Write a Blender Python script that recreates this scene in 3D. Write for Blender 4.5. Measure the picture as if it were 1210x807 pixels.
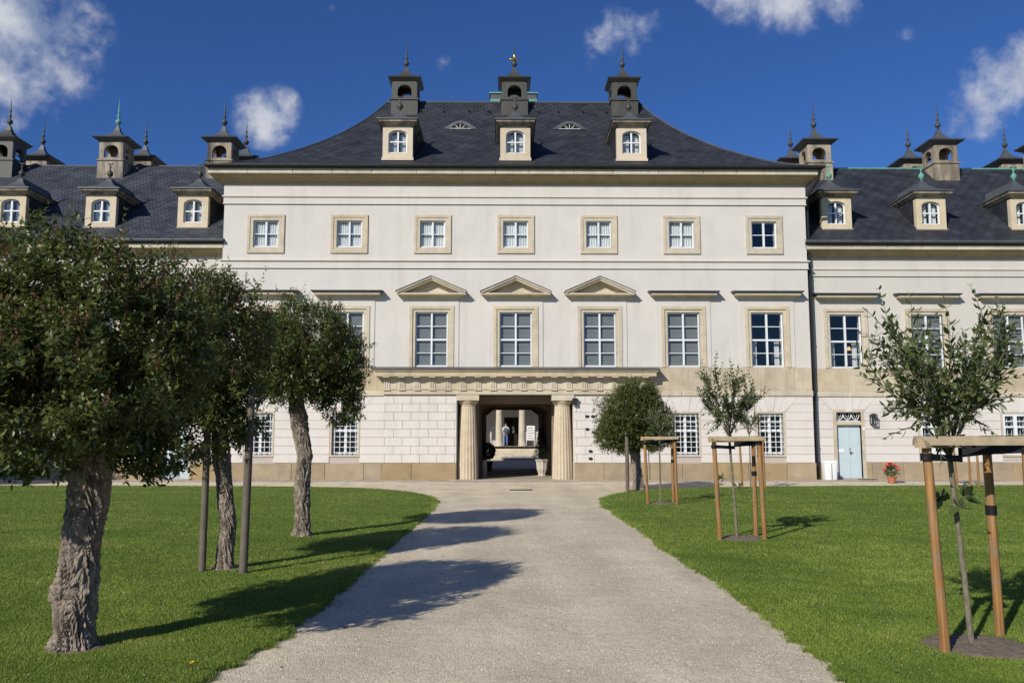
import bpy, math, random
import numpy as np
from mathutils import Vector, noise as mnoise

for o in list(bpy.data.objects):
    bpy.data.objects.remove(o)
SC = bpy.context.scene
COL = SC.collection
R = math.radians

# ------------------------------------------------------------------ camera
cam = bpy.data.cameras.new('camera')
cam.sensor_width = 36.0
cam.lens = 29.75
cam.clip_start = 0.05
cam.clip_end = 2000.0
cam_o = bpy.data.objects.new('camera', cam)
COL.objects.link(cam_o)
cam_o.location = (-0.508, 0.0, 1.72)
cam_o.rotation_euler = (R(90 + 6.42), 0.0, R(-0.6))
SC.camera = cam_o

# ------------------------------------------------------------------ light
SUN_EL, SUN_AZ = R(31.5), R(36.0)       # sun stands left of and behind the camera
to_sun = Vector((-math.sin(SUN_AZ) * math.cos(SUN_EL), -math.cos(SUN_AZ) * math.cos(SUN_EL), math.sin(SUN_EL)))
sun = bpy.data.lights.new('sun', 'SUN')
sun.energy = 4.6
sun.angle = R(0.53)
sun.color = (1.0, 0.95, 0.87)
sun_o = bpy.data.objects.new('sun', sun)
COL.objects.link(sun_o)
sun_o.rotation_euler = to_sun.to_track_quat('Z', 'Y').to_euler()
sun_o.location = (-20, -30, 40)

world = bpy.data.worlds.new('World')
SC.world = world
world.use_nodes = True
SKY_STRENGTH = 0.06


def build_world():
    nt = world.node_tree
    N, L = nt.nodes, nt.links
    N.clear()
    out = N.new('ShaderNodeOutputWorld')
    bg = N.new('ShaderNodeBackground')
    bg.inputs['Strength'].default_value = SKY_STRENGTH
    sky = N.new('ShaderNodeTexSky')
    sky.sky_type = 'NISHITA'
    sky.sun_disc = False
    sky.sun_elevation = SUN_EL
    sky.sun_rotation = math.atan2(to_sun.x, to_sun.y)
    sky.altitude = 300
    sky.air_density = 1.0
    sky.dust_density = 0.6
    sky.ozone_density = 3.0
    tint = N.new('ShaderNodeMix'); tint.data_type = 'RGBA'; tint.blend_type = 'MULTIPLY'
    tint.inputs[0].default_value = 1.0
    tint.inputs[7].default_value = (0.50, 0.86, 1.50, 1)
    L.new(sky.outputs[0], tint.inputs[6])
    tc = N.new('ShaderNodeTexCoord')

    def math_n(op, a, b=None, clamp=False):
        n = N.new('ShaderNodeMath'); n.operation = op; n.use_clamp = clamp
        for i, v in enumerate((a, b)):
            if v is None:
                continue
            if isinstance(v, (int, float)):
                n.inputs[i].default_value = v
            else:
                L.new(v, n.inputs[i])
        return n.outputs[0]
    # warp the direction a little so that cloud rims are ragged
    nz = N.new('ShaderNodeTexNoise'); nz.inputs['Scale'].default_value = 16.0
    nz.inputs['Detail'].default_value = 6.0; nz.inputs['Roughness'].default_value = 0.62
    L.new(tc.outputs['Generated'], nz.inputs['Vector'])
    fine = N.new('ShaderNodeTexNoise'); fine.inputs['Scale'].default_value = 44.0
    fine.inputs['Detail'].default_value = 7.0; fine.inputs['Roughness'].default_value = 0.6
    L.new(tc.outputs['Generated'], fine.inputs['Vector'])
    # clouds as (azimuth deg from north, elevation deg, radius deg, density)
    puffs = [(-31.0, 23.4, 3.98, 1.0), (-28.7, 23.6, 1.91, 0.9), (-31.7, 20.7, 3.18, 0.8), (-27.9, 21.9, 1.06, 0.45), (-29.9, 20.4, 1.59, 0.5),
             (-16.3, 20.5, 1.7, 1.0), (-15.1, 21.2, 1.06, 0.8), (-17.2, 19.8, 1.06, 0.8), (-16.3, 19.6, 1.17, 0.8),
             (8.4, 26.4, 1.8, 0.66), (9.8, 26.6, 1.38, 0.64), (7.2, 26.0, 1.38, 0.55), (6.3, 24.5, 0.85, 0.5), (8.9, 25.1, 1.17, 0.58),
             (16.2, 28.3, 2.0, 0.95), (19.5, 28.0, 2.5, 0.85), (22.7, 27.2, 2.0, 0.7), (20.8, 26.0, 1.2, 0.6), (15.1, 28.6, 1.59, 0.9),
             (31.8, 20.5, 1.91, 0.9), (30.4, 19.6, 1.49, 0.8), (32.7, 21.0, 1.8, 1.0), (29.2, 18.8, 1.17, 0.62), (30.7, 18.3, 1.17, 0.66),
             (-11.9, 27.4, 0.64, 0.6), (26.5, 24.1, 0.74, 0.45), (-4.2, 24.5, 0.74, 0.3), (-30.7, 19.3, 1.8, 0.45)]
    rr = random.Random(5)
    for k in range(13):        # the same broken cumulus all the way round
        az = 50 + k * 21 + rr.uniform(-7, 7)
        el = rr.uniform(12, 40)
        rad = rr.uniform(3, 6)
        puffs.append((az, el, rad, 1.0))
        puffs.append((az + rr.uniform(-6, 6), el + rr.uniform(-2, 3), rad * .7, .9))
    acc = None
    for az, el, rad, den in puffs:
        a, e = R(az), R(el)
        d = (math.sin(a) * math.cos(e), math.cos(a) * math.cos(e), math.sin(e))
        v = N.new('ShaderNodeVectorMath'); v.operation = 'DISTANCE'
        L.new(tc.outputs['Generated'], v.inputs[0])
        v.inputs[1].default_value = d
        m = N.new('ShaderNodeMapRange'); m.clamp = True
        m.inputs['From Min'].default_value = R(rad) * 1.55
        m.inputs['From Max'].default_value = R(rad) * 0.15
        m.inputs['To Min'].default_value = 0.0
        m.inputs['To Max'].default_value = den
        L.new(v.outputs['Value'], m.inputs['Value'])
        acc = m.outputs[0] if acc is None else math_n('MAXIMUM', acc, m.outputs[0])
    n1 = math_n('MULTIPLY', math_n('SUBTRACT', nz.outputs['Fac'], 0.5), 1.7)
    n2 = math_n('MULTIPLY', math_n('SUBTRACT', fine.outputs['Fac'], 0.5), .75)
    gate = math_n('MINIMUM', math_n('MULTIPLY', acc, 3.0), 1.0)
    body = math_n('ADD', acc, math_n('MULTIPLY', math_n('ADD', n1, n2), gate))
    dens = N.new('ShaderNodeMapRange'); dens.interpolation_type = 'SMOOTHSTEP'
    dens.inputs['From Min'].default_value = 0.22
    dens.inputs['From Max'].default_value = 1.12
    dens.inputs['To Max'].default_value = 0.95
    L.new(body, dens.inputs['Value'])
    # cloud tone: white where thick and high, grey-blue in folds
    tone = N.new('ShaderNodeMapRange')
    tone.inputs['From Min'].default_value = 0.40; tone.inputs['From Max'].default_value = 0.62
    L.new(nz.outputs['Fac'], tone.inputs['Value'])
    cc = N.new('ShaderNodeMix'); cc.data_type = 'RGBA'
    s = 1.0 / SKY_STRENGTH
    cc.inputs[6].default_value = (.34 * s, .40 * s, .53 * s, 1)
    cc.inputs[7].default_value = (.62 * s, .64 * s, .70 * s, 1)
    L.new(tone.outputs[0], cc.inputs[0])
    mix = N.new('ShaderNodeMix'); mix.data_type = 'RGBA'
    L.new(dens.outputs[0], mix.inputs[0])
    L.new(tint.outputs[2], mix.inputs[6])
    L.new(cc.outputs[2], mix.inputs[7])
    L.new(mix.outputs[2], bg.inputs['Color'])
    L.new(bg.outputs[0], out.inputs['Surface'])


build_world()
SC.view_settings.view_transform = 'Standard'
SC.view_settings.look = 'None'
SC.view_settings.exposure = 0.0
SC.view_settings.gamma = 1.0
SC.view_settings.use_curve_mapping = False
SC.render.resolution_x, SC.render.resolution_y = 1024, 682

# ------------------------------------------------------------------ materials
MATS = {}


def new_mat(name):
    m = bpy.data.materials.new(name)
    m.use_nodes = True
    nt = m.node_tree
    b = nt.nodes['Principled BSDF']
    MATS[name] = m
    return m, nt, b


def rgba(c, k=1.0):
    return (c[0] * k, c[1] * k, c[2] * k, 1)


def stone(name, c, var=0.12, stain=None, stain_amt=0.0, rough=0.85, scale=3.0, bump=0.25, bump_scale=40.0, piece=0.0, streak=False, spec=0.2, lo=.5):
    """weathered mineral surface: cloudy tone, fine grain, optional stains, optional tint for each piece"""
    m, nt, b = new_mat(name)
    N, L = nt.nodes, nt.links
    geo = N.new('ShaderNodeNewGeometry')
    n1 = N.new('ShaderNodeTexNoise'); n1.inputs['Scale'].default_value = scale
    n1.inputs['Detail'].default_value = 6; n1.inputs['Roughness'].default_value = .65
    L.new(geo.outputs['Position'], n1.inputs['Vector'])
    ramp = N.new('ShaderNodeValToRGB')
    ramp.color_ramp.elements[0].position = .3; ramp.color_ramp.elements[1].position = .72
    ramp.color_ramp.elements[0].color = rgba(c, 1 - var)
    ramp.color_ramp.elements[1].color = rgba(c, 1 + var * .6)
    L.new(n1.outputs['Fac'], ramp.inputs[0])
    col = ramp.outputs[0]
    if stain:
        mp = N.new('ShaderNodeMapping')
        mp.inputs['Scale'].default_value = (1.7, 1.7, .28) if streak else (.7, .7, .9)
        L.new(geo.outputs['Position'], mp.inputs[0])
        n2 = N.new('ShaderNodeTexNoise'); n2.inputs['Scale'].default_value = 1.1
        n2.inputs['Detail'].default_value = 7; n2.inputs['Roughness'].default_value = .7
        L.new(mp.outputs[0], n2.inputs['Vector'])
        r2 = N.new('ShaderNodeMapRange')
        r2.inputs['From Min'].default_value = lo; r2.inputs['From Max'].default_value = lo + .25
        r2.inputs['To Max'].default_value = stain_amt
        L.new(n2.outputs['Fac'], r2.inputs['Value'])
        mx = N.new('ShaderNodeMix'); mx.data_type = 'RGBA'
        mx.inputs[7].default_value = rgba(stain)
        L.new(r2.outputs[0], mx.inputs[0]); L.new(col, mx.inputs[6])
        col = mx.outputs[2]
    if piece:
        oi = N.new('ShaderNodeObjectInfo')
        hs = N.new('ShaderNodeHueSaturation')
        r3 = N.new('ShaderNodeMapRange')
        r3.inputs['To Min'].default_value = 1 - piece; r3.inputs['To Max'].default_value = 1 + piece
        L.new(oi.outputs['Random'], r3.inputs['Value'])
        L.new(r3.outputs[0], hs.inputs['Value'])
        mul = N.new('ShaderNodeMath'); mul.operation = 'MULTIPLY'; mul.inputs[1].default_value = 7.31
        fr = N.new('ShaderNodeMath'); fr.operation = 'FRACT'
        L.new(oi.outputs['Random'], mul.inputs[0]); L.new(mul.outputs[0], fr.inputs[0])
        r4 = N.new('ShaderNodeMapRange')
        r4.inputs['To Min'].default_value = 1 - piece * 2; r4.inputs['To Max'].default_value = 1 + piece * 2
        L.new(fr.outputs[0], r4.inputs['Value'])
        L.new(r4.outputs[0], hs.inputs['Saturation'])
        L.new(col, hs.inputs['Color'])
        col = hs.outputs[0]
    L.new(col, b.inputs['Base Color'])
    b.inputs['Roughness'].default_value = rough
    b.inputs['Specular IOR Level'].default_value = spec
    if bump:
        n3 = N.new('ShaderNodeTexNoise'); n3.inputs['Scale'].default_value = bump_scale
        n3.inputs['Detail'].default_value = 5
        L.new(geo.outputs['Position'], n3.inputs['Vector'])
        bp = N.new('ShaderNodeBump'); bp.inputs['Strength'].default_value = bump
        bp.inputs['Distance'].default_value = .02
        L.new(n3.outputs['Fac'], bp.inputs['Height'])
        L.new(bp.outputs[0], b.inputs['Normal'])
    return m


stone('plaster', (.622, .582, .522), .06, (.47, .44, .39), .5, .9, .9, .12, 60, 0, True)
stone('plaster_wing', (.59, .55, .485), .05, (.48, .45, .39), .6, .9, .9, .12, 60, 0, True)
stone('rustic', (.665, .615, .555), .05, (.52, .47, .41), .5, .9, 1.5, .12, 55, .02, True)
stone('joint', (.49, .43, .375), .1, None, 0, .95, 4, .2)
stone('sandstone', (.53, .44, .305), .16, (.27, .22, .16), .7, .88, 2.2, .3, 35, .07, True)
stone('sandstone_pale', (.575, .505, .38), .16, (.33, .275, .195), .75, .88, 2.5, .25, 38, .06)
stone('sandstone_casing', (.565, .49, .365), .16, (.36, .30, .21), .7, .88, 3.0, .2, 40, .04)
stone('plinth_stone', (.365, .28, .165), .18, (.20, .16, .115), .55, .9, 2.0, .35, 30, .08)  # the plinth's own colour; on the cornice coves it stands in for shade
stone('column_stone', (.565, .47, .33), .12, (.36, .27, .18), .5, .88, 2.5, .25, 35)
stone('soot_stone', (.43, .36, .265), .25, (.07, .065, .06), 1.0, .9, 2.5, .3, 30, .1, True, .2, .42)
stone('dark_metal', (.052, .050, .038), .25, (.10, .095, .075), .6, .55, 5, .15, 30, 0, True, .5)
stone('copper', (.15, .36, .28), .25, (.05, .10, .08), .5, .7, 6, .2)
stone('lead', (.075, .08, .085), .2, (.16, .16, .15), .5, .55, 4, .1, 30, 0, False, .5)
stone('dormer_stone', (.62, .52, .37), .1, (.4, .3, .18), .4, .88, 3, .2, 40, .05)
stone('gold', (.75, .5, .12), .1, None, 0, .35, 5, .1)
MATS['gold'].node_tree.nodes['Principled BSDF'].inputs['Metallic'].default_value = .9
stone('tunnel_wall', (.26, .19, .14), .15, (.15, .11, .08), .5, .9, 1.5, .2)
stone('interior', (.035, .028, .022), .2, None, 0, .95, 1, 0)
stone('white_paint', (.74, .76, .76), .04, (.5, .5, .48), .3, .5, 5, .05, 50, 0, False, .4)
stone('grille_paint', (.72, .73, .73), .05, None, 0, .5, 5, 0)
stone('door_paint', (.50, .60, .62), .04, (.38, .45, .46), .3, .5, 3, .06, 40, 0, True, .4)
stone('blind', (.205, .20, .18), .05, None, 0, .9, 4, .05)
stone('curtain', (.74, .73, .70), .05, None, 0, .95, 4, .05)
stone('iron', (.03, .03, .03), .2, None, 0, .5, 5, .1)
stone('slab', (.40, .345, .265), .15, (.2, .17, .13), .5, .92, 2.2, .35, 35, .1)
stone('courtyard_ground', (.30, .27, .24), .12, None, 0, .95, 2, .3, 60)
stone('soil', (.20, .155, .115), .3, None, 0, .97, 14, .8, 60)
stone('post_grey', (.16, .13, .10), .25, (.07, .06, .05), .6, .85, 6, .3, 50, 0, True)
stone('plastic_white', (.80, .81, .80), .03, None, 0, .4, 4, .03, 40, 0, False, .4)
stone('rubber', (.012, .012, .013), .2, None, 0, .6, 5, .1)
stone('terracotta', (.42, .16, .08), .15, None, 0, .85, 8, .2)
stone('urn_stone', (.55, .50, .42), .2, (.2, .18, .15), .6, .9, 8, .4)
stone('mat_fibre', (.07, .065, .06), .2, None, 0, .98, 20, .5, 90)
stone('sign_board', (.80, .80, .78), .03, None, 0, .5, 3, 0)
stone('print_ink', (.06, .06, .07), .1, None, 0, .6, 3, 0)
stone('far_plaster', (.55, .52, .48), .06, (.4, .37, .33), .4, .9, 1, .1)
stone('dark_wood', (.018, .015, .012), .3, None, 0, .5, 6, .1)
stone('skin', (.50, .30, .21), .05, None, 0, .6, 8, 0)
stone('hair', (.05, .03, .02), .2, None, 0, .7, 20, 0)
stone('shirt', (.62, .66, .70), .06, None, 0, .9, 8, .1)
stone('jeans', (.10, .16, .33), .12, None, 0, .9, 9, .1)
stone('bag_cloth', (.10, .13, .14), .15, None, 0, .85, 9, .1)
stone('shoe', (.06, .05, .05), .1, None, 0, .6, 8, 0)
stone('petal_red', (.62, .025, .02), .15, None, 0, .6, 30, 0, 40, .1)
stone('petal_yellow', (.75, .55, .02), .1, None, 0, .6, 30, 0)
stone('far_roof', (.06, .06, .065), .2, None, 0, .7, 4, .2)


def mat_wood():
    m, nt, b = new_mat('stake_wood')
    N, L = nt.nodes, nt.links
    tc = N.new('ShaderNodeTexCoord')
    mp = N.new('ShaderNodeMapping'); mp.inputs['Scale'].default_value = (26, 26, 1.6)
    L.new(tc.outputs['Object'], mp.inputs[0])
    n = N.new('ShaderNodeTexNoise'); n.inputs['Scale'].default_value = 1.2; n.inputs['Detail'].default_value = 7
    L.new(mp.outputs[0], n.inputs['Vector'])
    r = N.new('ShaderNodeValToRGB')
    r.color_ramp.elements[0].position = .3; r.color_ramp.elements[0].color = (.16, .07, .02, 1)
    r.color_ramp.elements[1].position = .66; r.color_ramp.elements[1].color = (.40, .205, .060, 1)
    L.new(n.outputs['Fac'], r.inputs[0])
    n2 = N.new('ShaderNodeTexNoise'); n2.inputs['Scale'].default_value = 5; n2.inputs['Detail'].default_value = 6
    L.new(tc.outputs['Object'], n2.inputs['Vector'])
    mr = N.new('ShaderNodeMapRange'); mr.inputs['From Min'].default_value = .48; mr.inputs['From Max'].default_value = .68
    mr.inputs['To Max'].default_value = .75
    L.new(n2.outputs['Fac'], mr.inputs['Value'])
    mx = N.new('ShaderNodeMix'); mx.data_type = 'RGBA'; mx.inputs[7].default_value = (.22, .17, .11, 1)
    L.new(mr.outputs[0], mx.inputs[0]); L.new(r.outputs[0], mx.inputs[6])
    L.new(mx.outputs[2], b.inputs['Base Color'])
    b.inputs['Roughness'].default_value = .8
    bp = N.new('ShaderNodeBump'); bp.inputs['Strength'].default_value = .8; bp.inputs['Distance'].default_value = .01
    L.new(n.outputs['Fac'], bp.inputs['Height']); L.new(bp.outputs[0], b.inputs['Normal'])


mat_wood()
stone('rail_wood', (.40, .31, .18), .25, (.22, .18, .12), .7, .8, 9, .3, 60, .06)


def mat_bark(name, c0, c1, sc):
    m, nt, b = new_mat(name)
    N, L = nt.nodes, nt.links
    tc = N.new('ShaderNodeTexCoord')
    n = N.new('ShaderNodeTexNoise'); n.inputs['Scale'].default_value = sc; n.inputs['Detail'].default_value = 8
    n.inputs['Roughness'].default_value = .7
    mp = N.new('ShaderNodeMapping'); mp.inputs['Scale'].default_value = (1, 1, .35)
    L.new(tc.outputs['Object'], mp.inputs[0]); L.new(mp.outputs[0], n.inputs['Vector'])
    r = N.new('ShaderNodeValToRGB')
    r.color_ramp.elements[0].position = .32; r.color_ramp.elements[0].color = rgba(c0)
    r.color_ramp.elements[1].position = .68; r.color_ramp.elements[1].color = rgba(c1)
    L.new(n.outputs['Fac'], r.inputs[0])
    L.new(r.outputs[0], b.inputs['Base Color'])
    b.inputs['Roughness'].default_value = .92
    b.inputs['Specular IOR Level'].default_value = .15
    bp = N.new('ShaderNodeBump'); bp.inputs['Strength'].default_value = .8; bp.inputs['Distance'].default_value = .015
    L.new(n.outputs['Fac'], bp.inputs['Height']); L.new(bp.outputs[0], b.inputs['Normal'])


mat_bark('bark', (.095, .072, .052), (.42, .35, .275), 24)
mat_bark('young_bark', (.10, .09, .055), (.26, .23, .16), 40)


def mat_leaf(name, dark, light, trans=.18, rough=.42, warm=None):
    m, nt, b = new_mat(name)
    N, L = nt.nodes, nt.links
    at = N.new('ShaderNodeAttribute'); at.attribute_name = 'tint'
    r = N.new('ShaderNodeValToRGB')
    r.color_ramp.elements[0].color = rgba(dark); r.color_ramp.elements[1].color = rgba(light)
    if warm:
        r.color_ramp.elements[1].position = .84
        e = r.color_ramp.elements.new(1.0); e.color = rgba(warm)
    L.new(at.outputs['Fac'], r.inputs[0])
    L.new(r.outputs[0], b.inputs['Base Color'])
    b.inputs['Roughness'].default_value = rough
    b.inputs['Specular IOR Level'].default_value = .5
    tr = N.new('ShaderNodeBsdfTranslucent')
    hs = N.new('ShaderNodeHueSaturation'); hs.inputs['Value'].default_value = 1.5; hs.inputs['Hue'].default_value = .485
    L.new(r.outputs[0], hs.inputs['Color']); L.new(hs.outputs[0], tr.inputs['Color'])
    mx = N.new('ShaderNodeMixShader'); mx.inputs[0].default_value = trans
    L.new(b.outputs[0], mx.inputs[1]); L.new(tr.outputs[0], mx.inputs[2])
    L.new(mx.outputs[0], nt.nodes['Material Output'].inputs['Surface'])


mat_leaf('leaf', (.040, .057, .015), (.150, .178, .044), .26, .40, (.20, .135, .05))
mat_leaf('leaf_young', (.040, .066, .020), (.14, .185, .055), .25)
mat_leaf('seed_head', (.10, .048, .025), (.24, .115, .055), .15, .8)
mat_leaf('leaf_copper', (.03, .04, .02), (.16, .04, .03))
mat_leaf('grass_blade', (.072, .145, .013), (.28, .345, .055), .3, .75, (.40, .36, .13))
mat_leaf('leaf_fallen', (.10, .06, .025), (.28, .20, .07), .1, .8)
mat_leaf('leaf_dark', (.010, .018, .008), (.03, .045, .018))


def mat_gravel():
    m, nt, b = new_mat('gravel')
    N, L = nt.nodes, nt.links
    geo = N.new('ShaderNodeNewGeometry')
    v = N.new('ShaderNodeTexVoronoi'); v.inputs['Scale'].default_value = 105
    L.new(geo.outputs['Position'], v.inputs['Vector'])
    sep = N.new('ShaderNodeSeparateColor'); L.new(v.outputs['Color'], sep.inputs[0])
    r = N.new('ShaderNodeValToRGB')
    els = r.color_ramp.elements
    els[0].position = 0; els[0].color = (.37, .31, .22, 1)
    els[1].position = 1; els[1].color = (.87, .765, .565, 1)
    e = els.new(.25); e.color = (.625, .53, .378, 1)
    e = els.new(.75); e.color = (.725, .62, .45, 1)
    L.new(sep.outputs[0], r.inputs[0])
    n = N.new('ShaderNodeTexNoise'); n.inputs['Scale'].default_value = .9; n.inputs['Detail'].default_value = 8
    n.inputs['Roughness'].default_value = .6
    L.new(geo.outputs['Position'], n.inputs['Vector'])
    mr = N.new('ShaderNodeMapRange'); mr.inputs['From Min'].default_value = .3; mr.inputs['From Max'].default_value = .7
    mr.inputs['To Min'].default_value = .84; mr.inputs['To Max'].default_value = 1.12
    L.new(n.outputs['Fac'], mr.inputs['Value'])
    mp = N.new('ShaderNodeMapping'); mp.inputs['Scale'].default_value = (1.5, .13, 1)
    L.new(geo.outputs['Position'], mp.inputs[0])
    n7 = N.new('ShaderNodeTexNoise'); n7.inputs['Scale'].default_value = 1.0; n7.inputs['Detail'].default_value = 5
    L.new(mp.outputs[0], n7.inputs['Vector'])
    mr7 = N.new('ShaderNodeMapRange'); mr7.inputs['From Min'].default_value = .3; mr7.inputs['From Max'].default_value = .7
    mr7.inputs['To Min'].default_value = .88; mr7.inputs['To Max'].default_value = 1.10
    L.new(n7.outputs['Fac'], mr7.inputs['Value'])
    mm = N.new('ShaderNodeMath'); mm.operation = 'MULTIPLY'
    L.new(mr.outputs[0], mm.inputs[0]); L.new(mr7.outputs[0], mm.inputs[1])
    hs = N.new('ShaderNodeHueSaturation'); L.new(r.outputs[0], hs.inputs['Color']); L.new(mm.outputs[0], hs.inputs['Value'])
    L.new(hs.outputs[0], b.inputs['Base Color'])
    b.inputs['Roughness'].default_value = .95; b.inputs['Specular IOR Level'].default_value = .1
    bp = N.new('ShaderNodeBump'); bp.inputs['Strength'].default_value = .7; bp.inputs['Distance'].default_value = .012
    L.new(v.outputs['Distance'], bp.inputs['Height'])
    n4 = N.new('ShaderNodeTexNoise'); n4.inputs['Scale'].default_value = 6; n4.inputs['Detail'].default_value = 6
    L.new(geo.outputs['Position'], n4.inputs['Vector'])
    bp2 = N.new('ShaderNodeBump'); bp2.inputs['Strength'].default_value = .5; bp2.inputs['Distance'].default_value = .03
    L.new(n4.outputs['Fac'], bp2.inputs['Height']); L.new(bp.outputs[0], bp2.inputs['Normal'])
    L.new(bp2.outputs[0], b.inputs['Normal'])


mat_gravel()


def mat_turf():
    m, nt, b = new_mat('turf')
    N, L = nt.nodes, nt.links
    geo = N.new('ShaderNodeNewGeometry')
    n = N.new('ShaderNodeTexNoise'); n.inputs['Scale'].default_value = 14; n.inputs['Detail'].default_value = 8
    n.inputs['Roughness'].default_value = .75
    L.new(geo.outputs['Position'], n.inputs['Vector'])
    r = N.new('ShaderNodeValToRGB')
    r.color_ramp.elements[0].position = .3; r.color_ramp.elements[0].color = (.055, .090, .014, 1)
    r.color_ramp.elements[1].position = .7; r.color_ramp.elements[1].color = (.14, .20, .035, 1)
    L.new(n.outputs['Fac'], r.inputs[0])
    L.new(r.outputs[0], b.inputs['Base Color'])
    b.inputs['Roughness'].default_value = .9; b.inputs['Specular IOR Level'].default_value = .1
    bp = N.new('ShaderNodeBump'); bp.inputs['Strength'].default_value = .8; bp.inputs['Distance'].default_value = .03
    L.new(n.outputs['Fac'], bp.inputs['Height']); L.new(bp.outputs[0], b.inputs['Normal'])


mat_turf()


def mat_slate(name='slate', k=1.0):
    m, nt, b = new_mat(name)
    N, L = nt.nodes, nt.links
    geo = N.new('ShaderNodeNewGeometry')
    sx = N.new('ShaderNodeSeparateXYZ'); L.new(geo.outputs['Position'], sx.inputs[0])
    add = N.new('ShaderNodeMath'); add.operation = 'ADD'
    L.new(sx.outputs['X'], add.inputs[0]); L.new(sx.outputs['Y'], add.inputs[1])
    zs = N.new('ShaderNodeMath'); zs.operation = 'MULTIPLY'; zs.inputs[1].default_value = 1.35
    L.new(sx.outputs['Z'], zs.inputs[0])
    cb = N.new('ShaderNodeCombineXYZ'); L.new(add.outputs[0], cb.inputs[0]); L.new(zs.outputs[0], cb.inputs[1])
    rot = N.new('ShaderNodeVectorRotate'); rot.rotation_type = 'Z_AXIS'; rot.inputs['Angle'].default_value = R(24)
    L.new(cb.outputs[0], rot.inputs['Vector'])
    br = N.new('ShaderNodeTexBrick')
    br.inputs['Scale'].default_value = 1.0
    br.inputs['Brick Width'].default_value = .30; br.inputs['Row Height'].default_value = .20
    br.inputs['Mortar Size'].default_value = .02; br.inputs['Mortar Smooth'].default_value = .6
    br.inputs['Color1'].default_value = (.023, .026, .033, 1); br.inputs['Color2'].default_value = (.036, .040, .049, 1)
    br.inputs['Mortar'].default_value = (.011, .012, .014, 1)
    L.new(rot.outputs[0], br.inputs['Vector'])
    n = N.new('ShaderNodeTexNoise'); n.inputs['Scale'].default_value = 1.6; n.inputs['Detail'].default_value = 8
    L.new(geo.outputs['Position'], n.inputs['Vector'])
    mr = N.new('ShaderNodeMapRange'); mr.inputs['From Min'].default_value = .3; mr.inputs['From Max'].default_value = .7
    mr.inputs['To Min'].default_value = .6 * k; mr.inputs['To Max'].default_value = 1.45 * k
    L.new(n.outputs['Fac'], mr.inputs['Value'])
    hs = N.new('ShaderNodeHueSaturation'); L.new(br.outputs['Color'], hs.inputs['Color']); L.new(mr.outputs[0], hs.inputs['Value'])
    L.new(hs.outputs[0], b.inputs['Base Color'])
    b.inputs['Roughness'].default_value = .62; b.inputs['Specular IOR Level'].default_value = .35
    bp = N.new('ShaderNodeBump'); bp.inputs['Strength'].default_value = .7; bp.inputs['Distance'].default_value = .02
    bp.invert = True
    L.new(br.outputs['Fac'], bp.inputs['Height'])
    sepc = N.new('ShaderNodeSeparateColor'); L.new(br.outputs['Color'], sepc.inputs[0])
    bp2 = N.new('ShaderNodeBump'); bp2.inputs['Strength'].default_value = .5; bp2.inputs['Distance'].default_value = .2
    L.new(sepc.outputs[0], bp2.inputs['Height']); L.new(bp.outputs[0], bp2.inputs['Normal'])
    L.new(bp2.outputs[0], b.inputs['Normal'])


mat_slate()
mat_slate('slate_grey', 1.55)


def mat_glass():
    m, nt, b = new_mat('glass')
    N, L = nt.nodes, nt.links
    N.remove(b)
    out = N['Material Output']
    tr = N.new('ShaderNodeBsdfTransparent'); tr.inputs['Color'].default_value = (.94, .96, .96, 1)
    gl = N.new('ShaderNodeBsdfGlossy'); gl.inputs['Roughness'].default_value = .015
    geo = N.new('ShaderNodeNewGeometry')
    n = N.new('ShaderNodeTexNoise'); n.inputs['Scale'].default_value = 2.2; n.inputs['Detail'].default_value = 1
    L.new(geo.outputs['Position'], n.inputs['Vector'])
    bp = N.new('ShaderNodeBump'); bp.inputs['Strength'].default_value = .12; bp.inputs['Distance'].default_value = .05
    L.new(n.outputs['Fac'], bp.inputs['Height']); L.new(bp.outputs[0], gl.inputs['Normal'])
    lw = N.new('ShaderNodeLayerWeight'); lw.inputs['Blend'].default_value = .5
    pw = N.new('ShaderNodeMath'); pw.operation = 'POWER'; pw.inputs[1].default_value = 4.0
    L.new(lw.outputs['Facing'], pw.inputs[0])
    fr = N.new('ShaderNodeMath'); fr.operation = 'MULTIPLY_ADD'; fr.inputs[1].default_value = .9; fr.inputs[2].default_value = .045
    L.new(pw.outputs[0], fr.inputs[0])
    mx = N.new('ShaderNodeMixShader')
    L.new(fr.outputs[0], mx.inputs[0]); L.new(tr.outputs[0], mx.inputs[1]); L.new(gl.outputs[0], mx.inputs[2])
    L.new(mx.outputs[0], out.inputs['Surface'])


mat_glass()


def mat_lamp():
    m, nt, b = new_mat('lamp_glow')
    b.inputs['Base Color'].default_value = (.9, .5, .2, 1)
    b.inputs['Emission Color'].default_value = (1, .55, .2, 1)
    b.inputs['Emission Strength'].default_value = 1.2


mat_lamp()

# ------------------------------------------------------------------ mesh helpers


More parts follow.
